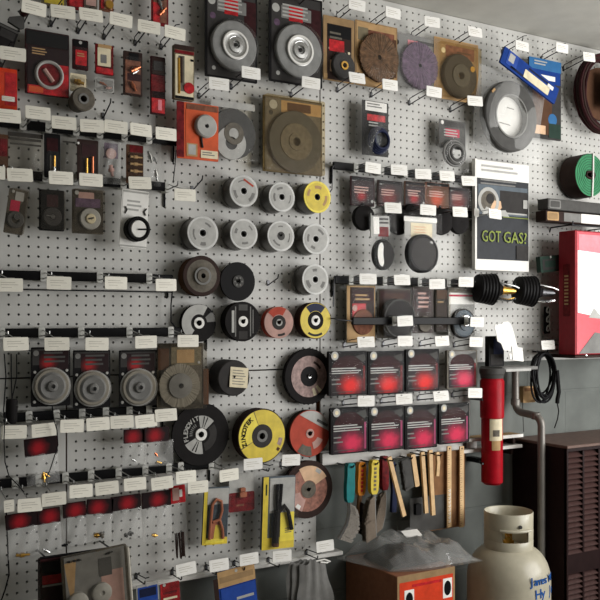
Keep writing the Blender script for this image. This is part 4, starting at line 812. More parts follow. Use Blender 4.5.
for i_, (bd, uu) in enumerate((('GOT', .28), ('GAS?', .72))):
    me = text_mesh(bd, .047, 'gtext', .0005, .0002); o = put('sign_lettering', me, c.t, (c.X(uu), c.y - .0052, c.Z(.695)))
    wd_ = max(v.co.x for v in me.vertices) - min(v.co.x for v in me.vertices); o.scale = ((.34 if i_ == 0 else .43) * c.W / wd_, 1, 1.2)
c.p('charcoal', .75, .76, .98, .89)
MB().rr(0, c.H * .5, .008, c.H, .002, -.024, -.008).build('edge_strip', 'white', c.t, (c.X(-.02), 0, 0))
MB().rr(0, 0, .022, .03, .007, -.030, -.022).build('clip', 'white', c.t, (c.X(-.03), 0, c.Z(.49)))
# --- green abrasive roll and boxed goods at the right
p = at(590, 175, .03); R = 21.5 * dep(590, .09) / F
t = thing('abrasive_roll', 'green roll with brown edge and a white tie at right', 'roll', (p.x, -.09, at(590, 175, .09).z))
p2 = at(590, 175, .09); t.location.x = p2.x
MB().ring(R * .18, R, 0, .075, n=48, bev=.002).build('roll_core', 'dbrown', t)
MB().ring(R * .2, R * .985, -.001, .0006, n=48).build('green_face', 'green', t)
sp = MB(); sp.tube([((R * (.24 + .75 * k / 90)) * cos(k * .45), -.0012, (R * (.24 + .75 * k / 90)) * sin(k * .45)) for k in range(91)], .0009, 4).build('winding_edge', 'dgreen', t)
MB().tube([(R * .26 * cos(a * .5) * (1 + .2 * (a % 2)), -.002, R * .16 * sin(a * .5)) for a in range(14)], .0045, 6).build('loose_end', 'dbrown', t)
MB().tube([(R * .16, .074, R * 1.0), (R * .17, -.004, R * 1.0), (R * .14, -.005, 0), (R * .10, -.004, -R * 1.0), (R * .10, .074, -R * 1.0)], .0035, 6).build('white_tie', 'paper', t)
wsz = at(600, 222, .03)
def longbox(label, x0, y0, y1, w, m, lab=None, L=.34, D=.05, end='tan'):
    a = at(x0, y0, w); z0 = at(x0, y1, w).z; h = a.z - z0
    t = thing('long_carton', label, 'box', (a.x + L / 2, -w + D / 2, z0))
    MB().box(-L / 2, L / 2, -D / 2, D / 2, 0, h, .002).build('carton', m, t, ang=0)
    MB().rr(-L / 2 + .035, h / 2, .058, h * .78, .004, -D / 2 - .0012, -D / 2).build('printed_panel', end, t); MB().rr(-L / 2 + .035, h / 2, .046, h * .55, .004, -D / 2 - .002, -D / 2 - .001).build('printed_panel', 'card' if end == 'tan' else 'dgrey', t)
    if lab: MB().rr(lab[0], h / 2, lab[1], h * .86, .002, -D / 2 - .002, -D / 2).build('paper_label', 'paper', t); MB().rr(lab[0] - lab[1] * .95, h / 2, lab[1] * .9, h * .8, .001, -D / 2 - .0015, -D / 2).build('printed_panel', 'grey', t)
    return z0
zz = longbox('dark long carton directly under the green roll', 548, 198, 209, .10, 'dgrey', None, end='grey')
longbox('lower long carton with a white label, above the red box', 546, 210, 221, .10, 'dbrown', (.06, .10), L=.34)
t = thing('shelf_bracket', 'dark wire bracket carrying the two long cartons', 'bracket', (at(575, 222, .05).x, 0, at(546, 221.5, .10).z - .004))
for x in (-.08, .12): MB().tube([(x, 0, -.02), (x, -.006, -.003), (x, -.11, -.001), (x, -.112, .012)], .0028, 6).build('bracket_arm', 'hookwire', t)
MB().tube([(-.08, -.1, -.001), (.12, -.1, -.001)], .0025, 6).build('cross_wire', 'hookwire', t)
# --- red boxed kit
a = at(575, 230, .16); zb = at(575, 355, .16).z; H = a.z - zb; Wd = .32; D = .075
t = thing('red_kit_box', 'big red boxed kit with a white front at right edge', 'box', (a.x + Wd / 2, -.16 + D / 2, zb))
mat('boxred', (138, 26, 36), .5, spec=.2)
MB().box(-Wd / 2, Wd / 2, -D / 2, D / 2, 0, H, .002).build('carton', 'boxred', t, ang=0)
f = -D / 2
def fp(m, pts, k, part='printed_panel'): o = MB().poly([(-Wd / 2 + u * Wd, (1 - v) * H) for u, v in pts], f - .0004 * k - .0003, f).build(part, m, t); recalc(o)
mat('boxwhite', (246, 244, 244), .35); mat('boxpink', (196, 44, 62), .4)
fp('boxpink', [(.03, .01), (.99, .01), (.99, .99), (.03, .99)], 1); fp('pink', [(.06, .03), (.98, .03), (.98, .2), (.06, .17)], 2); fp('boxwhite', [(.04, .16), (.98, .2), (.98, .78), (.6, .72), (.04, .66)], 3, 'white_front_panel')
fp('grey', [(.06, .99), (.32, .82), (.5, .84), (.98, .7), (.98, .99)], 4); fp('lgrey', [(.22, .70), (.3, .62), (.4, .68), (.5, .6), (.6, .72)], 4)
s = MB(); s.rr(0, 0, D * .42, H * .42, .003, -.0008, 0); s.build('side_label', 'dred', t, (-Wd / 2, D * .02, H * .52), (0, 0, -pi / 2)); 
tl = MB()
for k in range(9): tl.box(-.009, .009, -.0014, -.0008, -.052 + .0125 * k, -.046 + .0125 * k)
tl.build('printed_letters', 'tan', t, (-Wd / 2, D * .02, H * .52), (0, 0, -pi / 2), ang=0)
MB().disc(.006, -.02, 0, n=14, bev=.002).build('foot', 'chrome', t, (-Wd / 2 + .06, f + .02, -.004))
mat('shelfgrey', (110, 108, 102), .6)
t = thing('wall_shelf', 'dark thin shelf carrying the red boxed kit', 'shelf', (a.x + Wd / 2, 0, zb - .012))
MB().box(-Wd / 2 + .0, Wd / 2 + .02, -.16, .0, 0, .010, .002).build('shelf_board', 'dbrown', t, ang=0)
# --- torches and black grips between sign and red box
def torch(px, py, w, label, wide, brass):
    p = at(px, py, w); t = thing('welding_torch', label, 'torch', (p.x, -w, p.z), (0, radians(4), radians(-18)))
    pr = [(0, -.055)] + [(wide * (.9 + .012 * k + (.04 if k % 2 else 0)), -.042 + .0055 * k) for k in range(12)] + [(wide * .6, .03), (.018, .05), (0, .05)]
    MB().lathe(pr, n=20, axis='x').build('ribbed_grip', 'black', t)
    MB().lathe([(0, .05), (.017, .05), (.013, .068), (.012, .088), (.007, .102), (0, .102)], n=16, axis='x').build('brass_nozzle', 'brass' if brass else 'darksteel', t)
    MB().tube([(-.05, 0, .02), (.02, -.03, .024), (.08, -.032, .016), (.10, -.03, .010)], .003, 6).build('long_lever', 'steel', t)
    MB().tube([(.03, -.01, -.03), (.07, -.016, -.034), (.095, -.018, -.026)], .005, 6).build('contact_tube', 'chrome', t)
    MB().tube([(-.055, 0, 0), (-.07, .03, .01), (-.055, w - .035, .03)], .006, 8).build('cable_tail', 'cord', t)
    return t
torch(488, 289, .085, 'left black ribbed torch grip with a brass nozzle', .052, True)
torch(528, 291, .10, 'right black ribbed torch grip beside the red box', .052, False)
c = Card('folded_bag', 'small dark green pack left of the red box top', 'package', (537, 256, 558, 272), .05, .02, 'dgreen', roll=-6); c.p('charcoal', .1, .2, .9, .85).p('dgreen', .2, .3, .7, .7).hole(.5, .08)
p = at(549, 312, .03); t = thing('hanging_chain', 'short pale chain hanging on black card left of the red box', 'chain', (p.x, -.02, p.z))
MB().rr(0, -.03, .03, .10, .004, -.002, .002).build('backing_card', 'black', t)
for k in range(5):
    MB().tube([(.007 * cos(q * pi / 5), -.006, .011 * sin(q * pi / 5)) for q in range(11)], .0028, 6).build('chain_link', 'lgrey', t, (0, -.002 * (k % 2), .008 - .017 * k), (0, radians(18 * (-1) ** k), radians(70 * (k % 2))))
# paper slips
p = at(506, 337, .12); t = thing('paper_slip', 'bright white torn paper slip with notched top', 'paper', (p.x, -.12, p.z), (radians(-12), 0, radians(4)))
o = MB().poly([(-.050, .030), (-.042, .046), (-.034, .040), (-.026, .046), (-.012, .044), (-.004, .052), (.022, .054), (.034, .046), (.040, .030), (.052, -.052), (-.022, -.046), (-.030, -.022), (-.046, -.014), (-.046, .020)], -.0008, .0008).build('paper_sheet', 'paper', t); recalc(o)
MB().rr(.01, .02, .05, .02, .001, -.0012, -.0006).build('printed_panel', 'white', t)
p = at(517, 354, .125); t = thing('paper_slip', 'small white paper slip overlapping the larger notched one', 'paper', (p.x, -.128, p.z), (radians(-10), radians(6), radians(10)))
MB().rr(0, 0, .062, .048, .002, -.0008, .0008).build('paper_sheet', 'paper', t); MB().rr(-.045, -.012, .014, .02, .003, -.002, .0).build('clip', 'white', t)
c = Card('dark_pack', 'dark bluish pack behind the white paper slips', 'package', (485, 336, 500, 366), .06, .02, 'black'); c.p('navy', .3, .1, .95, .6).p('charcoal', .1, .6, .9, .95).hole(.5, .06)
peg_wire_hook(545, 343, 'wire hook with tag above the coiled black cord', (548, 345), .08, .0, 'upper wire hooks')
p = at(498, 367, .0); t = thing('grey_ledge', 'small grey ledge above the red cylinder and pipe', 'ledge', (p.x, 0, p.z))
MB().box(-.085, .085, -.11, 0, -.006, .006, .002).build('ledge_board', 'grey', t, ang=0); MB().box(-.07, .05, -.112, -.108, -.010, .000, .001).build('ledge_lip', 'lgrey', t, ang=0)
# coiled black cord
p = at(543, 352, .05); t = thing('coiled_cord', 'coil of black cord hanging above the brown cabinet', 'cord', (p.x, -.05, p.z))
zc = at(543, 376, .05).z - p.z
for k in range(8):
    rx = .052 + random.uniform(-.010, .008); rz = .083 + random.uniform(-.010, .008); dx = random.uniform(-.008, .010); ph = random.uniform(-.2, .2)
    MB().tube([(dx + rx * cos(a * pi / 14 + ph) + .006 * sin(2 * a * pi / 14 + k), -.004 * k + .010, zc + .083 - rz + rz * sin(a * pi / 14 + ph)) for a in range(29)], .0037, 7).build('cord_turn', 'cord', t)
MB().tube([(.05, -.02, zc + .02), (.06, -.02, zc - .06), (.055, -.018, zc - .085), (.056, -.016, zc - .10)], .0075, 8).build('plug', 'black', t)
MB().tube([(.056, -.016, zc - .10), (.070, -.01, zc - .13), (.075, 0, zc - .16), (.072, .012, zc - .195)], .0022, 6).build('cord_end', 'cord', t)
MB().tube([(0, .05, 0), (0, -.02, -.001), (0, -.024, .008)], .003, 6).build('cord_nail', 'hookwire', t)
c = Card('small_box', 'small tan box stuck on the grey wall by the pipe', 'box', (519, 386, 531, 402), -.008, .022, 'tan'); c.p('kraft', .1, .1, .9, .3)
MB().tube([(c.X(.3), .0, 0), (c.X(.28), -.003, -.05), (c.X(.35), -.003, -.11)], .0014, 5).build('lead_wire', 'charcoal', c.t)
# red cylinder
p = at(492, 378, .085); q = at(492, 484, .085); R = 11.6 * dep(492, .085) / F; H = p.z - q.z
t = thing('red_cylinder', 'tall red cylinder with a tan label on the wall', 'cylinder', (p.x, -.085, q.z))
MB().lathe([(0, 0), (R * .7, 0), (R * .92, .008), (R * .92, H * .62)], n=32, axis='z').build('cylinder_body', 'redext', t)
MB().lathe([(R * .92, H * .62), (R * 1.02, H * .63), (R * 1.04, H * .97), (R * .9, H), (0, H)], n=32, axis='z').build('red_cap', 'redext', t)
MB().lathe([(R * .98, H), (R * 1.0, H + .012), (R * 1.08, H + .016), (R * 1.08, H + .034), (R * .4, H + .036), (0, H + .036)], n=32, axis='z').build('grey_top', 'dgrey', t)
def wrap(m, a0, a1, z0, z1, rr, part, par):
    MB().lathe([(rr, z0), (rr + .0006, z0), (rr + .0006, z1), (rr, z1)], n=12, a0=a0, a1=a1, axis='z').build(part, m, par)
wrap('cream', 215, 292, H * .42, H * .625, R * .925, 'paper_label', t); wrap('tan', 226, 275, H * .33, H * .42, R * .925, 'paper_label', t); wrap('greybr', 232, 268, H * .46, H * .52, R * .945, 'printed_panel', t)
for z in (.2, .8): MB().tube([(R * 1.02 * cos(radians(a)), R * 1.02 * sin(radians(a)), H * z) for a in range(0, 181, 20)], .004, 6).build('strap', 'darksteel', t); MB().box(-.012, .012, R, .115, H * z - .008, H * z + .008).build('strap', 'darksteel', t)
# conduit pipe
a = at(513, 364, .0); w1 = -.012; w2 = .137
def cp(py, w): 
    return (a.x, -w, at(513 if w < .05 else 541, py, w).z)
zt = at(498, 367, 0).z - .008; z1_ = at(513, 411, .02).z; z2_ = at(541, 422, w2).z
bp = [Vector((a.x, -.012, zt)), Vector((a.x, -.012, z1_ + .03))]
bp += [Vector((a.x, -.012 - .035 * (1 - cos(k * pi / 12)), z1_ + .03 - .035 * sin(k * pi / 12))) for k in range(1, 7)]
zj = bp[-1].z; bp += [Vector((a.x, -w2 + .035, zj - .004))]
bp += [Vector((a.x, -w2 + .035 - .035 * sin(k * pi / 12), zj - .004 - .035 * (1 - cos(k * pi / 12)))) for k in range(1, 7)]
bp += [Vector((a.x, -w2, 0))]
t = thing('conduit_pipe', 'grey metal conduit pipe bending outward beside the brown cabinet', 'pipe', (a.x, -w2, 0))
off = Vector((a.x, -w2, 0))
MB().tube([v - off for v in bp], .0135, 12).build('pipe', 'conduit', t)
for v in (bp[1], bp[9]): MB().lathe([(.014, -.012), (.0165, -.01), (.0165, .01), (.014, .012)], n=14, axis='z').build('coupling', 'conduit', t, v - off)

mat('brbristle', (96, 82, 66), .6, .2, .3, 300.0, .5)
# --- wire brushes, sticks and boards hanging under the right rail
def stick(name, label, cat, pts, w, wd_, th, m, group=None, round_end=True):
    """flat wooden stick whose centre line follows pts (pixels)"""
    P3 = [at(x, y, w) for x, y in pts]; o = P3[0]
    t = thing(name, label, cat, (o.x, -w, o.z), group=group)
    L = []; R_ = []
    for i, q in enumerate(P3):
        d = (P3[min(i + 1, len(P3) - 1)] - P3[max(i - 1, 0)]).normalized(); n = Vector((d.z, 0, -d.x)) * wd_ / 2; q = q - o
        L.append((q.x + n.x, q.z + n.z)); R_.append((q.x - n.x, q.z - n.z))
    ob = MB().poly(L + R_[::-1], -th / 2, th / 2).build('wooden_body', m, t); recalc(ob)
    return t, o, P3
def hang_nail(t, w):
    MB().tube([(0, w, -.010), (0, -.018, -.010), (0, -.022, -.004)], .0024, 6).build('hanging_nail', 'hookwire', t)
for (x0, y0, x1, y1, m, tipx, tipy, lb) in [(350, 463, 350, 502, 'teal', 341, 541, 'wire brush with teal handle, leftmost under the lens packs'), (361, 462, 360, 495, 'orange', None, 0, 'brush with orange handle beside the teal one'),
                                 (374, 460, 372, 494, 'yellow', 377, 538, 'wire brush with yellow handle and long steel bristles'), (384, 456, 382, 490, 'red', 381, 530, 'brush with dark red handle beside the yellow one')]:
    w = {'teal': .085, 'orange': .055, 'yellow': .085, 'red': .05}[m]; a = at(x0, y0, w); b_ = at(x1, y1, w); L = a.z - b_.z
    t = thing('wire_brush', lb, 'brush', (a.x, -w, a.z), (0, radians(2 if m != 'red' else 0), 0), 'wire brushes under the lens packs')
    hw = .0148 if m != 'red' else .013
    pr = [(-hw * .7, 0), (hw * .7, 0), (hw, -.012), (hw * .92, -L * .3), (hw * 1.05, -L * .6), (hw * .95, -L * .9), (hw * .6, -L), (-hw * .6, -L), (-hw * .95, -L * .9), (-hw * 1.05, -L * .6), (-hw * .92, -L * .3), (-hw, -.012)]
    o = MB().poly(pr, -.009, .009).build('handle', {'red': 'dred', 'orange': 'handleorange'}.get(m, m), t); recalc(o)
    if m in ('orange', 'yellow'):
        g = MB()
        for k in range(6): g.box(-hw * .3, hw * .3, -.0100, -.0086, -.022 - L * .12 * k - .008, -.022 - L * .12 * k)
        g.build('printed_text', 'red' if m == 'orange' else 'olive', t, ang=0)
    MB().lathe([(0, -.0105), (.003, -.0105), (.003, .0105), (0, .0105)], n=10).build('hang_hole', 'charcoal', t, (0, 0, -.012))
    if tipx:
        c_ = at(tipx, tipy, w); ex = c_.x - a.x; ez = c_.z - a.z
        back = [(0, .0, -L + .004), (.003, .0, -L - .03), (.004 + ex * .3, .0, -L + (ez + L) * .6), (ex, .0, ez + .006)]
        MB().tube(back, .0075, 8, .006).build('shank', 'steel' if m == 'teal' else 'grey', t)
        bb = MB(); n = 150; sg = 1 if m == 'teal' else -1
        for k in range(n):
            f_ = .10 + .90 * k / n; i = min(2, int(f_ * 3)); q = f_ * 3 - i; A = Vector(back[i]); B = Vector(back[i + 1]); s0 = A.lerp(B, q)
            ln = .038 * min(1, .35 + f_)
            for dy in (-.009, -.003, .003, .009):
                bb.tube([s0 + Vector((0, dy * .7, 0)), s0 + Vector((sg * (ln + random.uniform(-.004, .004)), dy * 1.3, -.012 + random.uniform(-.006, .004)))], .0014, 3)
        o = bb.build('steel_bristles', 'bristle' if m == 'teal' else 'brbristle', t, ang=0); o['kind'] = 'stuff'
    elif m == 'orange':
        MB().tube([(0, 0, -L + .004), (-.004, 0, -L - .03), (-.006, .0, -L - .09)], .008, 8, .006).build('shank', 'kraft', t)
        bb = MB()
        for k in range(90):
            z = -L - .02 - .1 * k / 90
            for dy in (-.006, .006): bb.tube([(-.005, dy, z), (.012 + random.uniform(-.004, .006), dy, z - .008)], .0015, 3)
        o = bb.build('steel_bristles', 'dbrown', t, ang=0); o['kind'] = 'stuff'
    else:
        MB().tube([(0, 0, -L + .004), (0, 0, -L - .05), (.002, 0, -L - .13)], .007, 8, .005).build('shank', 'dgrey', t)
        MB().tube([(.004, .004, -L - .05), (.012, .004, -L - .1), (.010, .004, -L - .14)], .008, 8, .004).build('steel_bristles', 'charcoal', t)
    hang_nail(t, w + .03)
t, o, q = stick('wooden_stick', 'slanting pale wooden brush handle right of the red handled brush', 'stick', [(389, 457), (396, 485), (404, 516)], .095, .0145, .008, 'wood'); hang_nail(t, .125)
t, o, q = stick('blue_handle', 'short dark blue handle behind the slanting wooden stick', 'handle', [(392, 462), (394, 490), (393, 512)], .055, .018, .012, 'navy'); hang_nail(t, .085)
p = at(408, 455, .06); e = at(416, 487, .06)
t = thing('scratch_brush', 'grey bristled brush with a short wooden back beside the sticks', 'brush', (p.x, -.06, p.z), (0, radians(-10), 0))
L = p.z - e.z
MB().rr(.012, -L / 2, .018, L, .004, -.012, .012).build('wooden_back', 'wood', t)
bb = MB()
for k in range(150):
    z = -L * (.06 + .9 * k / 150)
    for dy in (-.008, 0, .008): bb.tube([(.004, dy, z), (-.034 + random.uniform(-.004, .004), dy + random.uniform(-.003, .003), z - .006 + random.uniform(-.004, .004))], .0016, 3)
o = bb.build('grey_bristles', 'dgrey', t, ang=0); o['kind'] = 'stuff'
hang_nail(t, .09)
for (pts, w, lb) in [([(422, 452), (424, 480), (426, 513)], .075, 'long pale wooden handle, left of the close pair'), ([(430, 450), (431, 480), (433, 515)], .082, 'long pale wooden handle, right of the close pair'), ([(437, 452), (438, 462), (437, 476)], .07, 'short pale wooden handle before the brown board')]:
    t, o, q = stick('wooden_stick', lb, 'stick', pts, w, .0145 if 'short' not in lb else .012, .009, 'wood', 'wooden handles under the rail'); hang_nail(t, w + .03)
    if 'left of' in lb:
        MB().rr(-.018, q[2].z - q[0].z + .016, .022, .036, .003, -.006, .008).build('black_head', 'black', t)
c = Card('brown_board', 'brown cardboard sheet behind the two upright rulers', 'board', (429, 451, 464, 528), .035, .006, 'kraft', r=.001); c.p('dgrey', -.55, .55, .45, .99, part='dark_pouch').p('kraft', .3, .04, .9, .08)
for (x, lb) in ((448.5, 'pale wooden ruler with printed marks, left upright'), (461, 'pale wooden ruler with dark edge, right upright')):
    c = Card('yardstick', lb, 'ruler', (x - 2.0, 446, x + 2.0, 527), .05, .005, 'wood', r=.001)
    b = MB()
    for k in range(34): b.box(-c.W * .45, -c.W * (.45 - .25 - .2 * (k % 2)), -.0056, -.0048, c.H * (.02 + .028 * k), c.H * (.02 + .028 * k) + .0008)
    b.build('ruler_marks', 'dbrown', c.t, ang=0)
    if 'left' in lb:
        b = MB()
        for k in range(9): z = c.H * (.06 + .047 * k); b.box(-c.W * .2, c.W * .25, -.0056, -.0048, z, z + .002); b.box(-c.W * .2, -c.W * .08, -.0056, -.0048, z, z + .008); b.box(c.W * .1, c.W * .25, -.0056, -.0048, z + .003, z + .010)
        b.build('printed_letters', 'white', c.t, ang=0)
    hang = MB().lathe([(0, -.0058), (.003, -.0058), (.003, -.0048), (0, -.0048)], n=10).build('hang_hole', 'dbrown', c.t, (0, 0, c.H * .97))
# pale boards lying at the wall behind the red cylinder
for (y, w, lb, m, x0, x1) in ((441, .035, 'upper thin pale board lying behind the red cylinder', 'tan', 462, 523), (452, .04, 'lower thin whitish board lying behind the red cylinder', 'lgrey', 462, 522)):
    a = at(x0, y, w); b_ = at(x1, y, w)
    t = thing('pale_board', lb, 'board', ((a.x + b_.x) / 2, 0, a.z)); h = (b_.x - a.x) / 2
    MB().box(-h, h, -w, .028, -.005, .005, .002).build('board', m, t, ang=0); MB().box(-h, h, -w - .002, -w + .002, -.006, .006, .001).build('edge_strip', 'white', t, ang=0)
    for x in (-h * .8, h * .8): MB().box(x - .006, x + .006, -.02, .03, -.03, -.004, .001).build('batten', 'dbrown', t, ang=0)
# --- louvred cabinet
wc = .23; a = at(567, 446, wc); ZT = a.z; CW = .50; x0 = a.x; yb = .028
t = thing('louvred_cabinet', 'dark brown metal cabinet with louvred doors at lower right', 'cabinet', (x0 + CW / 2, -wc / 2, 0))
yf = -wc + wc / 2; yk = yb + wc / 2; X0 = -CW / 2
MB().box(X0, X0 + .012, yf + .004, yk, .0, ZT - .006, .001).build('side_panel', 'cab', t, ang=0); MB().box(-X0 - .012, -X0, yf + .004, yk, .0, ZT - .006, .001).build('side_panel', 'cab', t, ang=0)
MB().box(X0 + .012, -X0 - .012, yk - .01, yk, 0, ZT - .008).build('back_panel', 'cab', t, ang=0)
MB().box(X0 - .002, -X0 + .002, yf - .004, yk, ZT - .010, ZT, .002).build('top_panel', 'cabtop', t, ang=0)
fr = MB()
pxm = dep(585, wc) / F
v_ = lambda y: ZT - (y - 446) * pxm * 1.0
cols = [(X0 + .006, X0 + .078), (X0 + .086, X0 + .158), (X0 + .166, X0 + .238), (X0 + .246, X0 + .318)]
zs = [(v_(452.5), v_(554)), (v_(573), v_(655))]
fr.box(X0, -X0, yf, yf + .012, v_(452.5) + .002, ZT - .010); fr.box(X0, -X0, yf, yf + .012, v_(573), v_(554)); fr.box(X0, -X0, yf, yf + .012, .0, v_(655))
for za, zb_ in ((zs[0][1], zs[0][0]), (zs[1][1], zs[1][0])):
    fr.box(X0, cols[0][0], yf, yf + .012, za, zb_)
    for i in range(3): fr.box(cols[i][1], cols[i + 1][0], yf, yf + .012, za, zb_)
    fr.box(cols[3][1], -X0, yf, yf + .012, za, zb_)
door = fr.build('door', 'cab', t, ang=0)
MB().box(X0 + .01, X0 + .33, yf + .03, yf + .034, v_(655), v_(452)).build('inner_panel', 'black', t, ang=0)
mat('slat', (70, 49, 46), .4)
sl = {}
for i, (xa, xb) in enumerate(cols):
    for (zt_, zb_) in zs:
        n = int(round((zt_ - zb_) / (5.28 * pxm)))
        for k in range(n):
            key = round(xb - xa, 4)
            if key not in sl:
                m_ = MB(); w_ = xb - xa
                m_.poly([(0, 0), (1, 0), (1, 1), (0, 1)], 0, 1); m_.v = [(0, .010, .013), (w_, .010, .013), (w_, -.010, -.001), (0, -.010, -.001), (0, .012, .012), (w_, .012, .012), (w_, -.008, -.004), (0, -.008, -.004)]
                sl[key] = m_.mesh('louver_slat', 'slat', 0)
            put('louver_slat', sl[key], door, (xa, yf + .010, zt_ - (k + .85) * (zt_ - zb_) / n))
# --- propane tank
wt = .20; d_ = dep(511, wt); RB = 41.0 * d_ / F; ax = at(508.5, 500, wt); X_, Y_ = ax.x, ax.y
zz_ = lambda y: CAMZ + (HZ - y) / F * d_
t = thing('propane_tank', 'off white propane tank with blue lettering beside the louvred cabinet', 'tank', (X_, Y_, 0))
zs1 = zz_(578); zs0 = zz_(545); RC = 24.0 * d_ / F
pr = [(0, .02), (RB * .8, .02), (RB * .95, .05), (RB, .09), (RB, zs1)] + [(RB * (.45 + .55 * cos(radians(k))), zs1 + (zs0 - zs1) * sin(radians(k))) for k in range(8, 91, 8)] + [(0, zs0 + .002)]
MB().lathe(pr, n=56, axis='z').build('tank_body', 'tankw', t, ang=50)
MB().lathe([(RB * .72, 0), (RB * .74, 0), (RB * .74, .04), (RB * .72, .04), (RB * .72, 0)], n=40, axis='z').build('foot_ring', 'tankw', t)
zc0 = zs0 - .006; zc1 = zz_(510)
# collar: curved guard with hand slots (front opening facing the camera side right)
def collar(a0, a1, z0, z1, part):
    MB().lathe([(RC - .002, z0), (RC, z0), (RC + .0005, z1 - .002), (RC - .001, z1), (RC - .003, z1 - .002), (RC - .002, z0)], n=max(3, int((a1 - a0) / 6)), a0=a0, a1=a1, axis='z').build(part, 'tankw', t, ang=50)
hs = zs0 + (zc1 - zs0) * .22; he = zs0 + (zc1 - zs0) * .52
collar(-150, 210, he, zc1, 'collar'); collar(-82, 211, hs, he, 'collar'); collar(-150, 210, zc0, hs, 'collar')
MB().tube([((RC + .006) * cos(radians(k)), (RC + .006) * sin(radians(k)), he + .004) for k in range(-152, -76, 8)], .005, 8).build('handle_roll', 'tankw', t)
MB().lathe([(0, -.002), (.006, -.002), (.0055, .003), (0, .003)], n=14, axis='z').build('collar_rivet', 'charcoal', t, ((RC + .002) * cos(radians(-107)), (RC + .002) * sin(radians(-107)), he + .018), (pi / 2, 0, radians(-17)))
MB().lathe([(.018, 0), (.018, .02), (.012, .022), (.012, .05), (.016, .052), (.016, .062), (0, .062)], n=16, axis='z').build('valve', 'brass', t, (0, 0, zs0 - .002)); MB().tube([(0, 0, zs0 + .03), (-.02, -.02, zs0 + .032), (-.035, -.035, zs0 + .032)], .009, 10).build('valve_outlet', 'brass', t)
th0 = math.atan2(-(CY - Y_), -(CX - X_)); vd = math.atan2(CY - Y_, CX - X_)      # direction from the axis to the camera
def tank_text(body, z, size, offs, step):
    for i, ch in enumerate(body):
        a = vd + offs + i * step
        if ch == ' ': continue
        put('letter', text_mesh(ch, size, 'bluetxt', .0005, .0006), t, ((RB + .0006) * cos(a), (RB + .0006) * sin(a), z), (0, radians(-3), a + pi / 2))
zt_ = lambda y: CAMZ + (HZ - y) / F * (d_ - RB * .62)
tank_text('James M', zt_(578), .036, radians(32), .115); tank_text('Hy Jo', zt_(591), .042, radians(43), .165)
# --- carton with orange front and a bagged part on top
wb = .25; a = at(397, 577, wb); b2 = at(455, 571, wb); BW = b2.x - a.x + .0; BD = wb + .02; zt = a.z; BH = .34
t = thing('orange_carton', 'brown carton with orange printed front at bottom centre', 'box', (a.x + BW / 2, -wb + BD / 2, zt - BH))
mat('cartonbrown', (140, 90, 62), .75)
MB().box(-BW / 2, BW / 2, -BD / 2, BD / 2, 0, BH, .002).build('carton', 'cartonbrown', t, ang=0)
ff = -BD / 2
MB().rr(0, BH - .065 - .01, BW * .99, .15, .001, ff - .0006, ff).build('front_panel', 'card', t)
MB().rr(-.0, BH - .018 - .07, BW * .92, .135, .001, ff - .0012, ff - .0004).build('orange_panel', 'orangered', t)
for x, z in ((-BW * .30, BH - .075), (BW * .36, BH - .062)):
    MB().rr(x, z, .036, .06, .001, ff - .0018, ff - .001).build('white_patch', 'paper', t); o = MB().disc(.015, ff - .0024, ff - .0016, n=24).build('black_oval', 'ovalblk', t, (x, 0, z)); o.scale = (.9, 1, 1.5)
MB().rr(0, BH - .035, BW * .5, .008, .001, ff - .0016, ff - .001).build('printed_line', 'red', t)
# platform under the carton
struct(MB().box(a.x - .10, a.x + BW + .05, -wb - .05, .03, 0, zt - BH, .004), 'trim_3', 'dbrown')
t = thing('bagged_part', 'clear plastic bag with a dark grey part and white tag on carton', 'bag', (a.x + BW / 2, -wb + BD / 2, zt + .002))
m_ = MB(); pr_ = [(-.10, .0), (-.085, .022), (-.02, .044), (.05, .040), (.085, .018), (.10, .0)]
n_ = 6; vs = []
for j, (yy, k) in enumerate(((-.085, .35), (-.05, .9), (.0, 1.1), (.05, .9), (.08, .45))):
    vs += [(x * (1 - .04 * j), yy, .004 + z * k) for x, z in pr_]
m_.add(vs, [(j * n_ + i, j * n_ + i + 1, (j + 1) * n_ + i + 1, (j + 1) * n_ + i) for j in range(4) for i in range(n_ - 1)] + [tuple(range(n_ - 1, -1, -1)), tuple(range(4 * n_, 5 * n_))] + [(j * n_ + n_ - 1, j * n_, (j + 1) * n_, (j + 1) * n_ + n_ - 1) for j in range(4)])
o = m_.build('grey_part', 'charcoal', t, ang=20); recalc(o)
def sheet(s):
    def fn(u, v):
        x = -BW / 2 + .01 - .06 * v + u * (BW + .10 + .02 * v); y = -BD / 2 - .008 + v * (BD - .01) + .05 * (1 - v) * (1 - min(1, u * 3))
        e = min(1, 4 * u * (1 - u) * 1.5) * min(1, 4 * v * (1 - v) * 1.6 + .1)
        z = .003 + (.048 + .022 * v) * e + .006 * sin(23 * u + 4 * v) * e + .005 * sin(17 * v - 11 * u) * e + .003 * abs(sin(31 * u - 13 * v)) * e + .002 * abs(sin(41 * v + 19 * u)) * e
        if s < 0: z = min(.0022, z * .1)
        return (x, y, z)
    return fn
m_ = MB(); m_.grid(sheet(1), 54, 36); m_.grid(sheet(-1), 4, 4); m_.build('plastic_sheet', 'bagtop', t, ang=40)
MB().rr(0, 0, .062, .034, .001, -.0008, .0008).build('white_tag', 'paper', t, (.065, .02, .073), (radians(-66), 0, radians(-4)))
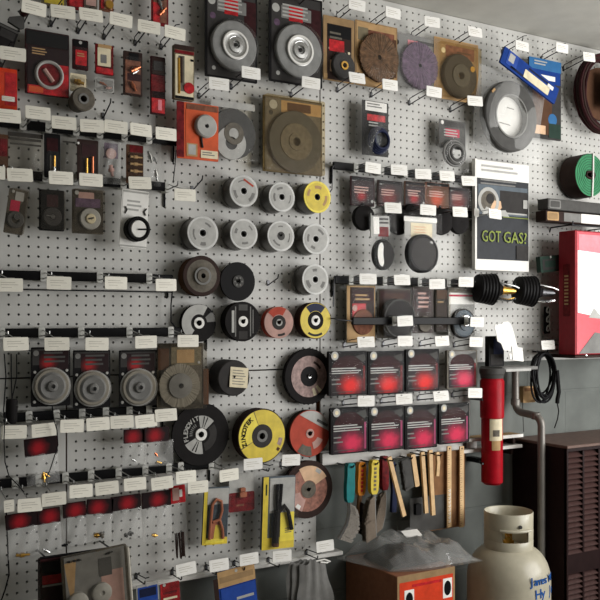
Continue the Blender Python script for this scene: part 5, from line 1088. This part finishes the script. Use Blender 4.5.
# --- goods at the very bottom
c = Card('wheel_box', 'dark red packed card behind the big clear clamshell at bottom left', 'package', (38, 556, 70, 618), .07, .01, 'maroon'); c.p('red', .1, .28, .95, .42).p('lgrey', .1, .43, .95, .46).p('black', .1, .05, .95, .24).bl(0, 0, 1, 1, .016, 'smoke')
c = Card('clamshell_pack', 'big clear clamshell with white discs at bottom left', 'package', (66, 549, 131, 625), .13, .006, 'greybr', roll=-4)
c.p('grey', .04, .02, .96, .98).pg('tan', [(.04, .1), (.22, .06), (.16, .5), (.1, .55)]).p('pinkwheel', .58, .3, .92, .95).p('dgrey', .55, .12, .75, .36)
for u, v in ((.20, .62), (.56, .56), (.2, 1.0)): c.lathe('lgrey', u, v, [(.15, 0), (.15, .012), (.13, .014), (.04, .014), (.03, .010), (0, .010)], 'white_disc', 28)
for u in (.12, .2, .26): c.fit('black', u, .08, .012, .003, 10)
c.fit('black', .72, .07, .02, .003, -8).bl(.0, .0, 1, 1, .026, 'smoke').rod('white', [(.98, .02, .02), (.99, .9, .02)], .004, 'edge_reflection')  # white rod paints the light reflected along the clamshell's right edge
p = at(90, 551, .10); t = thing('dark_rod', 'long thin dark red rod over the big clear clamshell', 'rod', (p.x, -.10, p.z), (0, radians(0), 0))
q0 = at(40, 561, .11); q1 = at(121, 549, .11)
MB().tube([q0 - t.location, q1 - t.location], .0045, 8).build('rod', 'maroon', t); MB().tube([q0 - t.location + Vector((0, 0, .007)), q1 - t.location + Vector((0, 0, .007))], .0032, 8).build('rod', 'black', t)
for s in (.1, .9): v = q0.lerp(q1, s) - t.location; MB().tube([v, v + Vector((0, .11, .0))], .0025, 6).build('support_wire', 'hookwire', t)
c = Card('parts_card', 'card with dark blue header hanging below the lip', 'package', (138, 583, 160, 625), .06, .003, 'lgrey', roll=-3); c.p('blue', .05, .06, .95, .5).p('navy', .12, .1, .88, .3).bl(0, .4, 1, 1, .012, 'haze').hole(.5, .03)
c = Card('parts_card', 'red and white striped card hanging below the lip', 'package', (162, 582, 181, 625), .06, .003, 'red', roll=-3)
for k in range(4): c.p('cream' if k % 2 else 'dred', .12, .2 + .13 * k, .85, .25 + .13 * k)
c.hole(.2, .03).bl(0, 0, 1, 1, .008)
c = Card('parts_card', 'tan topped card with bright blue body below the lip', 'package', (222, 566, 259, 625), .06, .004, 'royal', roll=-6); c.p('tan', .0, .0, 1, .28).p('card', .05, .1, .95, .2).p('blue', .05, .3, .98, .98).lines('lgrey', .45, .5, .92, .6, 1).p('dbrown', -.12, .1, .0, .95, part='side_edge').hole(.5, .05)
p = at(308, 560, .075); t = thing('work_gloves', 'grey cloth work gloves hanging from a black hook on the lip', 'gloves', (p.x, -.075, p.z))
for k, (dx, dy, s) in enumerate(((-.022, .014, .95), (-.008, .004, 1.0), (.010, -.008, 1.04))):
    def fn(sg):
        def f(u, v):
            wv = .040 + .020 * min(1, v * 2.2) + .004 * sin(9 * v + k); x = dx + (u - .5) * 2 * wv * s + .02 * v; z = -.19 * v * s - .012 * (1 - v) * abs(u - .45) * 2 + .004 * sin(12 * u + k)
            return (x, dy - sg * (.008 * sin(pi * u) ** .6 + .003 * sin(22 * u + 3 * v + k) * sin(pi * u)), z)
        return f
    m_ = MB(); m_.grid(fn(1), 16, 10); m_.grid(fn(-1), 8, 6); m_.build('glove', 'grey', t, ang=70)
MB().tube([(.02, -.012, -.004), (.05, -.014, -.002), (.072, -.012, -.012), (.06, -.012, -.014), (.035, -.014, -.008)], .0025, 6).build('white_tie', 'white', t)
b = MB()
for k, (x, z, w_) in enumerate(((.02, -.06, .02), (.045, -.07, .014), (.015, -.1, .016))): b.box(x, x + w_, -.0235, -.0228, z, z + .002)
# black cylinder with three wires, and long wires at the far left
p = at(12, 399, .06); t = thing('black_capacitor', 'black cylinder hung on three thin wires at the left edge', 'device', (p.x, -.06, p.z), (0, radians(2), 0))
MB().lathe([(0, -.062), (.012, -.062), (.0145, -.058), (.0145, -.004), (.012, 0), (0, 0)], n=20, axis='z').build('cylinder_body', 'softblack', t)
for k, (x0_, x1_) in enumerate(((3.5, -1), (10.5, 11), (16, 12.5))):
    q = at(x0_, 354, .05) - p
    pts = [(q.x, .02, q.z), (q.x + (.0 if k else .004), .01, q.z * .5)] + ([(.0, 0, 0), (0, 0, -.004)] if k else [(q.x, 0, .0), (q.x - .001, .0, -.03), (-.012, 0, -.064)])
    MB().tube(pts, .0016, 6).build('lead_wire', 'cord', t)
def wire(label, px, w, r=.0014):
    P3 = [at(x, y, w) for x, y in px]; o = P3[0]; t = MB().tube([v - o for v in P3], r, 6).build('loose_wire', 'cord', None, o); tag(t, label, 'wire')
wire('thin black wire curling past the tags at far left', [(8, 336), (14, 344), (22, 350), (32, 351)], .10)
wire('long thin black wire hanging at far left below the capacitor', [(5, 412), (4, 440), (5, 462), (9, 476), (17, 484), (24, 492)], .115)
wire('thin black wire looping over the price tags at left', [(52, 405), (54, 420), (57, 430), (58, 445), (50, 470), (46, 478)], .125)
wire('black wire running down the lower left pegboard', [(6, 508), (7, 530), (8, 552), (9, 575), (5, 590), (0, 604)], .02, .002)
wire('black wire falling between the two left display bars', [(176, 150), (175, 166), (173, 183)], .03)
wire('black wire between the bars left of the silver sector wheel', [(173, 285), (171, 305), (171, 322), (176, 328)], .03, .0022)
